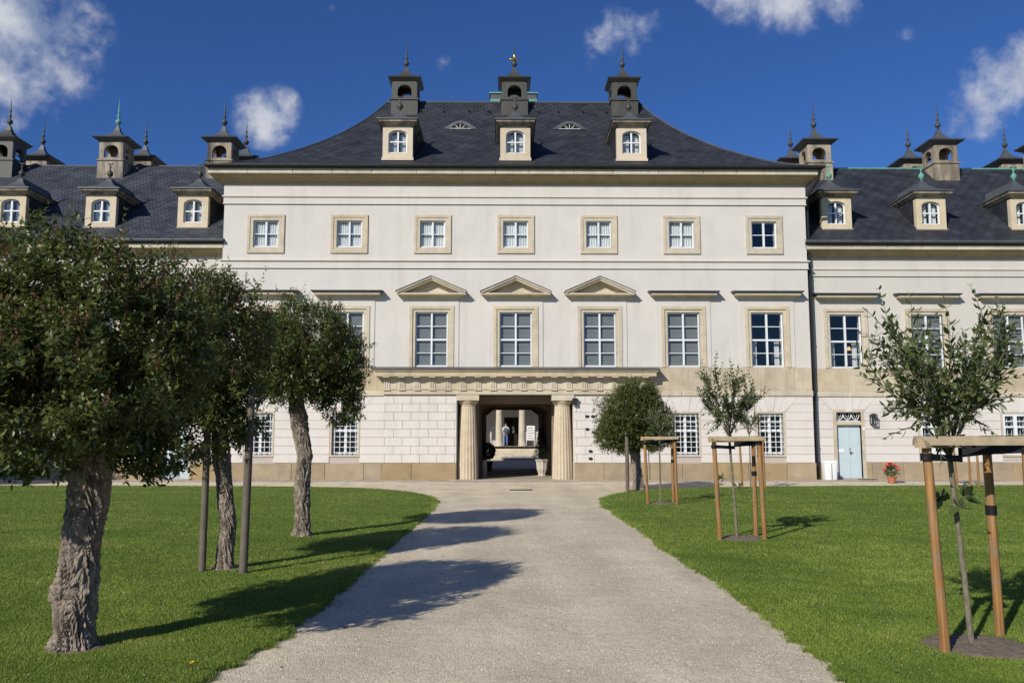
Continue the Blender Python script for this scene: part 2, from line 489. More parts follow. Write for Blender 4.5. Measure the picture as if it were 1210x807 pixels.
class MB:
    def __init__(self):
        self.v, self.f = [], []

    def add(self, vs, fs):
        n = len(self.v)
        self.v += [tuple(p) for p in vs]
        self.f += [tuple(n + i for i in f) for f in fs]
        return self

    def box(self, x0, x1, y0, y1, z0, z1):
        return self.add([(x0, y0, z0), (x1, y0, z0), (x1, y1, z0), (x0, y1, z0), (x0, y0, z1), (x1, y0, z1), (x1, y1, z1), (x0, y1, z1)],
                        [(0, 3, 2, 1), (4, 5, 6, 7), (0, 1, 5, 4), (1, 2, 6, 5), (2, 3, 7, 6), (3, 0, 4, 7)])

    def cbox(self, x0, x1, y0, y1, z0, z1, c=.012):
        """box whose front (-y) face is chamfered all round"""
        vs = [(x0 + c, y0, z0 + c), (x1 - c, y0, z0 + c), (x1 - c, y0, z1 - c), (x0 + c, y0, z1 - c),
              (x0, y0 + c, z0), (x1, y0 + c, z0), (x1, y0 + c, z1), (x0, y0 + c, z1),
              (x0, y1, z0), (x1, y1, z0), (x1, y1, z1), (x0, y1, z1)]
        fs = [(0, 1, 2, 3), (8, 11, 10, 9)]
        for a in (0, 4):
            for i in range(4):
                j = (i + 1) % 4
                fs.append((a + i, a + 4 + i, a + 4 + j, a + j))
        return self.add(vs, fs)

    def poly_y(self, pts, y0, y1):
        """(x, z) outline, counter-clockwise seen from -y, extruded along y"""
        n = len(pts)
        vs = [(x, y0, z) for x, z in pts] + [(x, y1, z) for x, z in pts]
        fs = [tuple(range(n)), tuple(range(2 * n - 1, n - 1, -1))]
        for i in range(n):
            j = (i + 1) % n
            fs.append((i, i + n, j + n, j))
        return self.add(vs, fs)

    def poly_x(self, pts, x0, x1):
        """(y, z) outline extruded along x"""
        n = len(pts)
        vs = [(x0, y, z) for y, z in pts] + [(x1, y, z) for y, z in pts]
        fs = [tuple(range(n)), tuple(range(2 * n - 1, n - 1, -1))]
        for i in range(n):
            j = (i + 1) % n
            fs.append((i, i + n, j + n, j))
        return self.add(vs, fs)

    def ring_y(self, outer, inner, y0, y1):
        """frame between two outlines of equal count, from y0 to y1"""
        n = len(outer)
        vs = []
        for y in (y0, y1):
            vs += [(x, y, z) for x, z in outer] + [(x, y, z) for x, z in inner]
        fs = []
        for i in range(n):
            j = (i + 1) % n
            fs.append((i, j, n + j, n + i))
            fs.append((2 * n + i, 3 * n + i, 3 * n + j, 2 * n + j))
            fs.append((i, 2 * n + i, 2 * n + j, j))
            fs.append((n + i, n + j, 3 * n + j, 3 * n + i))
        return self.add(vs, fs)

    def loft_rect(self, levels):
        """levels: (x0, x1, y0, y1, z) rectangles joined upward, closed"""
        vs, fs = [], []
        for x0, x1, y0, y1, z in levels:
            vs += [(x0, y0, z), (x1, y0, z), (x1, y1, z), (x0, y1, z)]
        for k in range(len(levels) - 1):
            for i in range(4):
                j = (i + 1) % 4
                fs.append((4 * k + i, 4 * k + j, 4 * k + 4 + j, 4 * k + 4 + i))
        fs.append((3, 2, 1, 0))
        t = 4 * (len(levels) - 1)
        fs.append((t, t + 1, t + 2, t + 3))
        return self.add(vs, fs)

    def lathe(self, prof, seg=16, cx=0, cy=0, flute=0, nfl=20):
        """prof: (radius, z) upward"""
        vs, fs = [], []
        for r, z in prof:
            for i in range(seg):
                a = 2 * math.pi * i / seg
                rr = r * (1 - flute * abs(math.sin(a * nfl / 2))) if flute else r
                vs.append((cx + rr * math.cos(a), cy + rr * math.sin(a), z))
        for k in range(len(prof) - 1):
            for i in range(seg):
                j = (i + 1) % seg
                fs.append((k * seg + i, k * seg + j, (k + 1) * seg + j, (k + 1) * seg + i))
        fs.append(tuple(range(seg - 1, -1, -1)))
        t = (len(prof) - 1) * seg
        fs.append(tuple(range(t, t + seg)))
        return self.add(vs, fs)

    def tube(self, pts, radii, seg=8):
        pts = [Vector(p) for p in pts]
        if not hasattr(radii, '__len__'):
            radii = [radii] * len(pts)
        vs, fs = [], []
        prev = None
        for i, p in enumerate(pts):
            d = (pts[min(i + 1, len(pts) - 1)] - pts[max(i - 1, 0)]).normalized()
            if prev is None:
                u = d.orthogonal().normalized()
            else:
                u = (prev - d * prev.dot(d)).normalized()
            prev = u
            w = d.cross(u)
            for k in range(seg):
                a = 2 * math.pi * k / seg
                vs.append(p + (u * math.cos(a) + w * math.sin(a)) * radii[i])
        for i in range(len(pts) - 1):
            for k in range(seg):
                j = (k + 1) % seg
                fs.append((i * seg + k, i * seg + j, (i + 1) * seg + j, (i + 1) * seg + k))
        fs.append(tuple(range(seg - 1, -1, -1)))
        t = (len(pts) - 1) * seg
        fs.append(tuple(range(t, t + seg)))
        return self.add(vs, fs)

    def mesh(self, name, mat, smooth=False):
        me = bpy.data.meshes.new(name)
        me.from_pydata(self.v, [], self.f)
        me.materials.append(MATS[mat])
        if smooth:
            me.polygons.foreach_set('use_smooth', [True] * len(me.polygons))
        me.update()
        return me


def link(name, me, parent=None, loc=(0, 0, 0), rz=0.0):
    o = bpy.data.objects.new(name, me)
    COL.objects.link(o)
    o.location = loc
    if rz:
        o.rotation_euler = (0, 0, rz)
    if parent is not None:
        o.parent = parent
    return o


def thing(name, label, cat, loc=(0, 0, 0), group=None, me=None, rz=0.0):
    o = link(name, me, None, loc, rz)
    o['label'] = label
    o['category'] = cat
    if group:
        o['group'] = group
    return o


def struct(name, me, loc=(0, 0, 0)):
    o = link(name, me, None, loc)
    o['kind'] = 'structure'
    return o


def smooth_angle(me, deg=35):
    me.polygons.foreach_set('use_smooth', [True] * len(me.polygons))
    try:
        me.set_sharp_from_angle(angle=R(deg))
    except Exception:
        pass
    return me


def copy_tree(o, parent=None):
    c = o.copy()
    COL.objects.link(c)
    if parent is not None:
        c.parent = parent
    for ch in o.children:
        copy_tree(ch, c)
    return c


def wall_with_openings(mb, x0, x1, z0, z1, y, openings, depth):
    """front sheet at y with rectangular openings (x0,x1,z0,z1) and reveals going back by depth"""
    xs = sorted({x0, x1} | {o[0] for o in openings} | {o[1] for o in openings})
    zs = sorted({z0, z1} | {o[2] for o in openings} | {o[3] for o in openings})
    xs = [x for x in xs if x0 <= x <= x1]
    zs = [z for z in zs if z0 <= z <= z1]
    for i in range(len(xs) - 1):
        for k in range(len(zs) - 1):
            cx, cz = (xs[i] + xs[i + 1]) / 2, (zs[k] + zs[k + 1]) / 2
            if any(o[0] < cx < o[1] and o[2] < cz < o[3] for o in openings):
                continue
            a, b_, c, d = xs[i], xs[i + 1], zs[k], zs[k + 1]
            mb.add([(a, y, c), (b_, y, c), (b_, y, d), (a, y, d)], [(0, 1, 2, 3)])
            mb.add([(a, y + depth, c), (b_, y + depth, c), (b_, y + depth, d), (a, y + depth, d)], [(3, 2, 1, 0)])
    for a, b_, c, d in openings:
        e = y + depth
        mb.add([(a, y, c), (a, y, d), (a, e, d), (a, e, c)], [(0, 1, 2, 3)])
        mb.add([(b_, y, c), (b_, e, c), (b_, e, d), (b_, y, d)], [(0, 1, 2, 3)])
        mb.add([(a, y, d), (b_, y, d), (b_, e, d), (a, e, d)], [(0, 1, 2, 3)])
        mb.add([(a, y, c), (a, e, c), (b_, e, c), (b_, y, c)], [(0, 1, 2, 3)])


def casing(mb, hw, z0, z1, w, y0, y1, sides='lrtb', c=.0):
    """rectangular architrave of width w round an opening half-width hw"""
    if 'b' in sides:
        mb.box(-hw - w, hw + w, y0, y1, z0 - w, z0)
        zb = z0
    else:
        zb = z0
    mb.box(-hw - w, -hw, y0, y1, zb, z1)
    mb.box(hw, hw + w, y0, y1, zb, z1)
    mb.box(-hw - w, hw + w, y0, y1, z1, z1 + w)


# ------------------------------------------------------------------ ground
def smooth_line(pts, n):
    """Catmull-Rom through pts"""
    out = []
    P_ = [pts[0]] + list(pts) + [pts[-1]]
    for i in range(1, len(P_) - 2):
        a, b, c, d = [np.array(q, float) for q in P_[i - 1:i + 3]]
        for k in range(n):
            t = k / n
            out.append(tuple(.5 * ((2 * b) + (-a + c) * t + (2 * a - 5 * b + 4 * c - d) * t * t + (-a + 3 * b - 3 * c + d) * t ** 3)))
    out.append(tuple(pts[-1]))
    return out


LEFT_EDGE = smooth_line([(-2.62, -12), (-2.62, 3), (-2.60, 6.2), (-2.46, 7.4), (-2.36, 9.7), (-2.30, 13.2), (-2.22, 18.4), (-2.20, 21.7),
                         (-2.40, 23.8), (-3.2, 26.2), (-4.6, 28.1), (-6.4, 29.1), (-10, 29.7), (-18, 30.1), (-40, 30.4)], 8)
RIGHT_EDGE = smooth_line([(2.02, -12), (2.0, 3), (1.98, 6.2), (1.99, 7.4), (2.02, 10.2), (1.99, 13.7), (1.98, 18.7), (2.02, 21.7),
                          (2.36, 24.3), (3.6, 27.0), (5.0, 28.3), (7.5, 29.1), (12, 29.7), (18, 30.0), (40, 30.2)], 8)

rng = random.Random(11)
# wobble the turf edges a little
def wobble(line, amp):
    out = []
    for i, (x, y) in enumerate(line):
        d = amp * mnoise.noise(Vector((x * 1.3, y * 1.3, 3.1))) + amp * .6 * mnoise.noise(Vector((x * 4, y * 4, 1.7)))
        out.append((x + d, y + d * .3))
    return out


LEFT_EDGE = wobble(LEFT_EDGE, .09)
RIGHT_EDGE = wobble(RIGHT_EDGE, .09)

g = MB()
g.add([(-400, -300, -.02), (400, -300, -.02), (400, 500, -.02), (-400, 500, -.02)], [(0, 1, 2, 3)])
struct('ground', g.mesh('ground', 'courtyard_ground'))

g = MB()
nx, ny = 60, 60
for j in range(ny + 1):
    for i in range(nx + 1):
        g.v.append((-45 + 90 * i / nx, -14 + 47.2 * j / ny, 0.0))
for j in range(ny):
    for i in range(nx):
        a = j * (nx + 1) + i
        g.f.append((a, a + 1, a + nx + 2, a + nx + 1))
struct('gravel_path', g.mesh('gravel_path', 'gravel'))


def make_lawn(edge, sgn):
    mb = MB()
    far = 40 * sgn
    cols = 14
    rows = []
    for (x, y) in edge:
        row = []
        for k in range(cols + 1):
            t = (k / cols) ** 1.6
            xx = x + (far - x) * t
            z = .035 if k else .006
            row.append((xx, y, z))
        rows.append(row)
    # inner rim close to the edge so that the turf rises sharply
    for r_ in rows:
        p0 = r_[0]
        r_.insert(1, (p0[0] + .06 * sgn, p0[1] - .02, .034))
    # the edge line turns away sideways at the far end: close those rows to the rim only
    out_rows = []
    for r_ in rows:
        out_rows.append(r_)
    n = len(out_rows[0])
    for r_ in out_rows:
        mb.v += r_
    for j in range(len(out_rows) - 1):
        for i in range(n - 1):
            a = j * n + i
            q = (a, a + 1, a + n + 1, a + n)
            mb.f.append(q if sgn > 0 else q[::-1])
    return struct('lawn', smooth_angle(mb.mesh('lawn', 'turf'), 60))


make_lawn(LEFT_EDGE, -1)
make_lawn(RIGHT_EDGE, 1)


def edge_x(edge, y):
    best = None
    for (x0, y0), (x1, y1) in zip(edge[:-1], edge[1:]):
        if (y0 <= y <= y1) or (y1 <= y <= y0):
            t = 0 if y1 == y0 else (y - y0) / (y1 - y0)
            return x0 + (x1 - x0) * t
    return None


def make_grass(edge, sgn, seed, count):
    """mown grass: one narrow curved blade per triangle pair, thinner with distance"""
    rs = np.random.RandomState(seed)
    ey = np.array([p[1] for p in edge]); ex = np.array([p[0] for p in edge])
    order = np.argsort(ey)
    ey, ex = ey[order], ex[order]
    # sample with density falling as the square of distance
    ymin, ymax = 4.6, ey.max() - .02
    u = rs.rand(count)
    y = 1.0 / (1 / ymin - u * (1 / ymin - 1 / ymax))
    xe = np.interp(y, ey, ex)
    lim = .80 * y + 1.5
    span = lim * 1.0 - np.abs(xe)
    keepp = span > 0
    w = rs.rand(count)
    x = xe + sgn * np.abs(span) * w
    # fray over the border
    x += -sgn * np.abs(rs.normal(0, .018, count)) * (w < .05)
    dist = np.sqrt(y * y + (x + .5) ** 2)
    # keep density even across the width
    keep = keepp & (rs.rand(count) < np.clip(span / (.8 * y + 1.5), .05, 1))
    for (sx, sy, sr) in SOIL:
        keep &= ((x - sx) ** 2 + (y - sy) ** 2) > (sr * (0.80 + .24 * rs.rand(count))) ** 2
    x, y, dist = x[keep], y[keep], dist[keep]
    # tufts spilling over the gravel along the border
    m = 42000
    u = rs.rand(m)
    yt = 1.0 / (1 / ymin - u * (1 / ymin - 1 / 27.0))
    cl = np.array([mnoise.noise(Vector((sgn * 3.0, b_ * 5.5, 8.0))) + .6 * mnoise.noise(Vector((sgn * 3.0, b_ * 17.0, 2.0))) for b_ in yt])
    ok = rs.rand(m) < np.clip(.45 + 1.1 * cl, .06, 1)
    yt, cl = yt[ok], cl[ok]
    xt = np.interp(yt, ey, ex) + sgn * rs.normal(.015, .035, len(yt)) - sgn * np.clip(cl, 0, 1) * rs.rand(len(yt)) * .10
    n0 = len(x)
    x, y = np.concatenate([x, xt]), np.concatenate([y, yt])
    dist = np.sqrt(y * y + (x + .5) ** 2)
    n = len(x)
    patch = np.array([mnoise.noise(Vector((a * .55, b * .55, 2.0))) for a, b in zip(x, y)])
    patch2 = np.array([mnoise.noise(Vector((a * 3.1, b * 3.1, 5.0))) for a, b in zip(x, y)])
    h = rs.uniform(.009, .024, n) * (1 + .45 * patch2) * (1 + .012 * dist)
    edge_d = np.abs(x - np.interp(y, ey, ex))
    h *= np.where(edge_d < .15, 1.25, 1.0)
    h[n0:] *= rs.uniform(.9, 1.9, n - n0)
    wd = rs.uniform(.0016, .0030, n) * (1 + dist * .11)
    a = rs.rand(n) * 2 * np.pi
    lean = rs.uniform(.1, .9, n) * h
    b = rs.rand(n) * 2 * np.pi
    z0 = np.full(n, .031)
    z0[n0:] = .004
    V = np.zeros((n, 3, 3))
    dx, dy = np.cos(a) * wd, np.sin(a) * wd
    V[:, 0] = np.stack([x - dx, y - dy, z0], 1)
    V[:, 1] = np.stack([x + dx, y + dy, z0], 1)
    V[:, 2] = np.stack([x + np.cos(b) * lean, y + np.sin(b) * lean, z0 + h], 1)
    patch3 = np.array([mnoise.noise(Vector((a_ * 1.2, b_ * 1.2, 11.0))) for a_, b_ in zip(x, y)])
    streak = np.array([mnoise.noise(Vector((a_ * .16, b_ * .9 + a_ * .12, 21.0))) for a_, b_ in zip(x, y)])
    tint = np.clip(.46 + .22 * streak + .28 * patch + .22 * patch3 + .16 * patch2 + rs.normal(0, .19, n), 0, 1)
    me = bpy.data.meshes.new('mown_grass')
    F = np.arange(n * 3).reshape(-1, 3)
    fast_mesh(me, V.reshape(-1, 3), F, np.repeat(tint, 3))
    me.materials.append(MATS['grass_blade'])
    o = thing('mown_grass', 'short mown grass of the lawn ' + ('under the twisted-trunk trees' if sgn < 0 else 'under the staked young trees'), 'grass', me=me)
    o['kind'] = 'stuff'
    return o


def fast_mesh(me, V, F, tint=None):
    """triangles straight from arrays"""
    nv, nf = len(V), len(F)
    me.vertices.add(nv)
    me.vertices.foreach_set('co', np.ascontiguousarray(V, dtype=np.float32).ravel())
    me.loops.add(nf * 3)
    me.loops.foreach_set('vertex_index', np.ascontiguousarray(F, dtype=np.int32).ravel())
    me.polygons.add(nf)
    me.polygons.foreach_set('loop_start', np.arange(0, nf * 3, 3, dtype=np.int32))
    try:
        me.polygons.foreach_set('loop_total', np.full(nf, 3, dtype=np.int32))
    except Exception:
        pass
    if tint is not None:
        at = me.attributes.new('tint', 'FLOAT', 'POINT')
        at.data.foreach_set('value', np.ascontiguousarray(tint, dtype=np.float32))
    me.update(calc_edges=True)
    me.validate()


# soil discs round the staked trees: (x, y, radius)
STAKED = [(3.30, 7.05), (3.44, 14.50), (3.52, 21.90), (7.75, 29.0 - .4), (15.2, 29.1)]
SOIL = [(3.36, 7.05, .47), (3.46, 14.45, .42), (3.52, 21.9, .40), (-3.96, 7.09, .24), (-4.09, 11.19, .2), (-3.96, 14.87, .2), (3.84, 27.3, .3)]
make_grass(LEFT_EDGE, -1, 3, 950000)
make_grass(RIGHT_EDGE, 1, 4, 950000)

for sx, sy, sr in SOIL:
    mb = MB()
    rings, seg = 14, 60
    mb.v.append((0, 0, .062))
    for k in range(1, rings + 1):
        for i in range(seg):
            a = 2 * math.pi * i / seg
            rr = sr * 1.04 * k / rings * (1 + .22 * mnoise.noise(Vector((math.cos(a) * 1.6 + sx, math.sin(a) * 1.6, sy))) * k / rings)
            z = .06 - .035 * (k / rings) ** 3 + .016 * mnoise.noise(Vector((rr * math.cos(a) * 14 + sx, rr * math.sin(a) * 14, 1))) + .012 * mnoise.noise(Vector((rr * math.cos(a) * 33 + sx, rr * math.sin(a) * 33, 2)))
            mb.v.append((rr * math.cos(a), rr * math.sin(a), z))
    for i in range(seg):
        mb.f.append((0, 1 + i, 1 + (i + 1) % seg))
    for k in range(rings - 1):
        for i in range(seg):
            j = (i + 1) % seg
            mb.f.append((1 + k * seg + i, 1 + (k + 1) * seg + i, 1 + (k + 1) * seg + j, 1 + k * seg + j))
    struct('soil_bed', mb.mesh('soil_bed', 'soil', True), (sx, sy, 0))

def scatter_pebbles():
    rs = np.random.RandomState(15)
    n = 9000
    u = rs.rand(n)
    y = 1.0 / (1 / 4.8 - u * (1 / 4.8 - 1 / 20.0))
    le = np.interp(y, [p[1] for p in LEFT_EDGE], [p[0] for p in LEFT_EDGE]) + .02
    re = np.interp(y, [p[1] for p in RIGHT_EDGE], [p[0] for p in RIGHT_EDGE]) - .02
    t = rs.rand(n)
    t = np.where(rs.rand(n) < .35, rs.beta(.35, .35, n), t)
    x = le + (re - le) * t
    r = rs.uniform(.003, .0085, n) * (1 + .05 * y)
    dirs = np.array([[1, 0, 0], [0, 1, 0], [-1, 0, 0], [0, -1, 0], [0, 0, .8], [0, 0, -.3]])
    V = np.stack([x, y, np.full(n, .001)], 1)[:, None, :] + dirs[None] * r[:, None, None] * rs.uniform(.6, 1.3, (n, 6, 1))
    F = np.array([[0, 1, 4], [1, 2, 4], [2, 3, 4], [3, 0, 4]])
    Fs = (np.arange(n)[:, None, None] * 6 + F[None]).reshape(-1, 3)
    me = bpy.data.meshes.new('loose_gravel')
    fast_mesh(me, V.reshape(-1, 3), Fs, np.repeat(rs.rand(n), 6))
    me.materials.append(MATS['pebble'])
    o = thing('loose_gravel', 'loose pebbles scattered over the gravel path', 'gravel', me=me)
    o['kind'] = 'stuff'
    n = 420
    for sgn, edge in ((-1, LEFT_EDGE), (1, RIGHT_EDGE)):
        u = rs.rand(n)
        y = 1.0 / (1 / 5.0 - u * (1 / 5.0 - 1 / 26.0))
        xe = np.interp(y, [p[1] for p in edge], [p[0] for p in edge])
        x = xe + sgn * rs.rand(n) * (.7 * y)
        keep = np.array([mnoise.noise(Vector((a * .8, b * .8, 4))) > -.05 for a, b in zip(x, y)])
        x, y = x[keep], y[keep]
        m = len(x)
        r = rs.uniform(.004, .008, m)
        V = np.stack([x, y, np.full(m, .048)], 1)[:, None, :] + dirs[None] * r[:, None, None]
        Fs = (np.arange(m)[:, None, None] * 6 + F[None]).reshape(-1, 3)
        me = bpy.data.meshes.new('clover_heads')
        fast_mesh(me, V.reshape(-1, 3), Fs, np.repeat(rs.rand(m), 6))
        me.materials.append(MATS['clover'])
        o = thing('clover_heads', 'tiny white clover heads in the lawn ' + ('under the twisted-trunk trees' if sgn < 0 else 'under the staked young trees'), 'clover', me=me)
        o['kind'] = 'stuff'


mat_leaf('pebble', (.30, .25, .19), (.72, .64, .52), 0, .9)
mat_leaf('clover', (.45, .45, .36), (.70, .70, .62), .1, .8)
scatter_pebbles()

# stone pavement along the palace
pv = MB()
pv.box(-30, 30, 32.25, 34.9, -.3, .012)
pav = struct('pavement', pv.mesh('pavement', 'joint'))
slab_cache = {}
x = -26.0
k = 0
while x < 26.0:
    w = rng.choice((.62, .70, .78))
    for row, (y0, y1) in enumerate(((32.28, 33.02), (33.035, 33.84))):
        key = (w, row)
        if key not in slab_cache:
            mb = MB()
            mb.loft_rect([(.006, w - .006, y0, y1, -.05), (.006, w - .006, y0, y1, .028), (.014, w - .014, y0 + .008, y1 - .008, .036)])
            slab_cache[key] = mb.mesh('slab', 'slab')
        link('slab', slab_cache[key], pav, (x + (.31 if row else 0), 0, rng.uniform(-.004, .004)))
    x += w
    k += 1

# ------------------------------------------------------------------ building kit (local origin of each unit on the wall plane, outside is -y)
CACHE = {}


def cached(key, fn):
    if key not in CACHE:
        CACHE[key] = fn()
    return CACHE[key]


def sash(key, hw, z0, z1, yg, ncol, rows, parent, transom=None, bar=.028, stile=.055, mull=.07, mat='white_paint'):
    """white window: frame with mullion and transom, glazing bars, one pane per light. z relative to parent"""
    def frame():
        mb = MB()
        mb.box(-hw, -hw + stile, yg - .04, yg + .04, z0, z1)
        mb.box(hw - stile, hw, yg - .04, yg + .04, z0, z1)
        mb.box(-hw + stile, hw - stile, yg - .04, yg + .04, z0, z0 + stile * 1.2)
        mb.box(-hw + stile, hw - stile, yg - .04, yg + .04, z1 - stile, z1)
        mb.box(-mull / 2, mull / 2, yg - .055, yg + .04, z0 + stile * 1.2, z1 - stile)
        if transom:
            mb.box(-hw + stile, -mull / 2, yg - .05, yg + .04, transom - .035, transom + .035)
            mb.box(mull / 2, hw - stile, yg - .05, yg + .04, transom - .035, transom + .035)
        return mb.mesh('frame', mat)
    link('frame', cached((key, 'frame'), frame), parent)
    # light rows
    zb, zt = z0 + stile * 1.2, z1 - stile
    if transom:
        zones = [(zb, transom - .035), (transom + .035, zt)]
    else:
        zones = [(zb, zt)]
    per = rows // len(zones)
    bars = MB()
    for a, b in zones:
        for s in (-1, 1):
            xa, xb = (-hw + stile, -mull / 2) if s < 0 else (mull / 2, hw - stile)
            for r_ in range(per):
                pz0 = a + (b - a) * r_ / per
                pz1 = a + (b - a) * (r_ + 1) / per
                if r_:
                    bars.box(xa, xb, yg - .03, yg + .03, pz0 - bar / 2, pz0 + bar / 2)
                for c in range(ncol):
                    px0 = xa + (xb - xa) * c / ncol
                    px1 = xa + (xb - xa) * (c + 1) / ncol
                    pk = (key, 'pane', round(px1 - px0, 3), round(pz1 - pz0, 3))
                    me = cached(pk, lambda: MB().box(0, px1 - px0, -.003, .003, 0, pz1 - pz0).mesh('pane', 'glass'))
                    link('pane', me, parent, (px0, yg, pz0))
            for c in range(1, ncol):
                bx = xa + (xb - xa) * c / ncol
                bars.box(bx - bar / 2, bx + bar / 2, yg - .028, yg + .028, a, b)
    if bars.v:
        link('glazing_bars', cached((key, 'bars'), lambda: bars.mesh('glazing_bars', mat)), parent)


def wavy_curtain(hw, z0, z1, y, gap, seed):
    rr = random.Random(seed)
    mb = MB()
    for s in (-1, 1):
        n = 26
        a, b = (-hw, -gap) if s < 0 else (gap, hw)
        pts = []
        ph = rr.uniform(0, 6)
        for i in range(n + 1):
            t = i / n
            pts.append((a + (b - a) * t, y + .025 * math.sin(t * 30 + ph) + .01 * math.sin(t * 71)))
        base = len(mb.v)
        for (xx, yy) in pts:
            mb.v.append((xx, yy, z0)); mb.v.append((xx, yy, z1))
        for i in range(n):
            mb.f.append((base + 2 * i, base + 2 * i + 2, base + 2 * i + 3, base + 2 * i + 1))
    return mb


UP_Z0, UP_Z1 = 9.40, 10.52
FI_Z0, FI_Z1 = 4.52, 6.74
GR_Z0, GR_Z1 = 1.00, 2.66


def upper_window(bld, x, y, seed, curtained=True):
    def mk():
        mb = MB()
        hw, h = .515, UP_Z1 - UP_Z0
        casing(mb, hw, 0, h, .13, -.035, .30)
        mb.box(-hw - .24, -hw - .13, -.06, .02, -.24, h + .24)
        mb.box(hw + .13, hw + .24, -.06, .02, -.24, h + .24)
        mb.box(-hw - .13, hw + .13, -.06, .02, h + .13, h + .24)
        mb.box(-hw - .13, hw + .13, -.06, .02, -.24, -.13)
        return mb.mesh('window', 'sandstone_casing')
    w = link('window', cached('upwin', mk), bld, (x, y, UP_Z0))
    sash('up', .515, 0, UP_Z1 - UP_Z0, .09, 1, 2, w)
    if curtained:
        link('curtain', wavy_curtain(.50, .02, 1.06, .175, .025, seed).mesh('curtain', 'curtain', True), w)

        def rail():
            mb = MB()
            mb.tube([(-.47, .135, .52), (.47, .135, .52)], .009, 6)
            for k in range(8):
                cx = -.42 + k * .12
                pts = [(cx + .035 * math.cos(a), .135, .47 + .04 * math.sin(a)) for a in [i * math.pi / 6 for i in range(10)]]
                mb.tube(pts, .007, 5)
            return mb.mesh('guard_rail', 'iron')
        link('guard_rail', cached('uprail', rail), w)
    return w


def first_window(bld, x, y, ears, kind):
    """tall window; ears: raised flat panel beside the casing"""
    def mk():
        mb = MB()
        hw, h = .655, FI_Z1 - FI_Z0
        casing(mb, hw, 0, h, .12, -.02, .3, 'lrt')
        mb.box(-hw - .245, -hw - .12, -.065, .02, -.01, h + .245)
        mb.box(hw + .12, hw + .245, -.065, .02, -.01, h + .245)
        mb.box(-hw - .12, hw + .12, -.065, .02, h + .12, h + .245)
        mb.box(-hw, hw, -.015, .3, -.06, 0)
        return mb.mesh('window', 'sandstone_casing')
    w = link('window', cached('fiwin', mk), bld, (x, y, FI_Z0))
    sash('fi', .655, 0, FI_Z1 - FI_Z0, .11, 1, 4, w, 1.10)
    if ears:
        def ep():
            mb = MB()
            for s in (-1, 1):
                a, b = sorted((s * .902, s * 1.10))
                mb.box(a, b, -.03, .02, -.01, 2.79)
            mb.box(-.902, .902, -.03, .02, FI_Z1 - FI_Z0 + .247, 2.79)
            return mb.mesh('window_panel', 'plaster')
        link('window_panel', cached('ears', ep), w)
    if kind == 'blind':
        def bl():
            mb = MB()
            n = 11
            for s in (-1, 1):
                a, b = (-.60, -.035) if s < 0 else (.035, .60)
                for k in range(n):
                    z = .06 + k * .19
                    mb.box(a, b, .185 + .006 * (k % 2), .20 + .006 * (k % 2), z, z + .186)
            return mb.mesh('blind', 'blind')
        link('blind', cached('blind', bl), w)
    elif kind == 'drape':
        link('curtain', wavy_curtain(.58, .05, 1.05, .34, .36, int(x * 10)).mesh('curtain', 'curtain', True), w)
    return w


def flat_hood(bld, x, y, hw=1.43):
    def mk():
        mb = MB()
        mb.loft_rect([(-hw + .24, hw - .24, -.05, .02, 0), (-hw + .22, hw - .22, -.09, .02, .08), (-hw + .10, hw - .10, -.33, .02, .105),
                      (-hw + .10, hw - .10, -.33, .02, .165)])
        return mb.mesh('window_hood', 'sandstone_pale')
    h = link('window_hood', cached(('hood', hw), mk), bld, (x, y, 7.31))

    def cap():
        mb = MB()
        mb.loft_rect([(-hw + .08, hw - .08, -.345, .02, .167), (-hw + .01, hw - .01, -.405, .02, .225), (-hw - .015, hw + .015, -.43, .02, .262), (-hw - .01, hw + .01, -.05, .02, .30)])
        return mb.mesh('lead_cap', 'lead')
    link('lead_cap', cached(('hoodcap', hw), cap), h)


def pediment(bld, x, y):
    hw = 1.42

    def mk():
        mb = MB()
        mb.loft_rect([(-hw + .26, hw - .26, -.05, .02, 0), (-hw + .22, hw - .22, -.10, .02, .07), (-hw + .10, hw - .10, -.35, .02, .10),
                      (-hw + .10, hw - .10, -.36, .02, .17)])
        return mb.mesh('window_pediment', 'sandstone_pale')
    p = link('window_pediment', cached('ped', mk), bld, (x, y, 7.31))

    def tym():
        mb = MB()
        mb.poly_y([(-hw + .2, .172), (hw - .2, .172), (0, .76)], -.012, .02)
        return mb.mesh('tympanum', 'sandstone_pale')
    link('tympanum', cached('tym', tym), p)
    # two raking cornices, each a lofted bar
    for s in (-1, 1):
        def rk():
            mb = MB()
            lo, hi = (s * (hw - .06), .172), (0, .775)
            t1, t2 = .075, .135      # lower band and projecting upper band
            def bar(a0, a1, y0):
                mb_pts = [(lo[0] + 0, lo[1] + a0), (hi[0], hi[1] + a0), (hi[0], hi[1] + a1), (lo[0] + s * .06, lo[1] + a1 - .02)]
                if s > 0:
                    mb_pts = mb_pts[::-1]
                mb.poly_y(mb_pts, y0, .02)
            bar(-.085, -.005, -.36)
            bar(-.004, .06, -.42)
            return mb.mesh('raking_cornice', 'sandstone_pale')
        rc = link('raking_cornice', cached(('rake', s), rk), p)

        def cap():
            mb = MB()
            pts = [(s * (hw + .02), .215), (0, .838), (0, .862), (s * (hw + .02), .238)]
            if s > 0:
                pts = pts[::-1]
            mb.poly_y(pts, -.45, .02)
            return mb.mesh('lead_cap', 'lead')
        link('lead_cap', cached(('rakecap', s), cap), p)


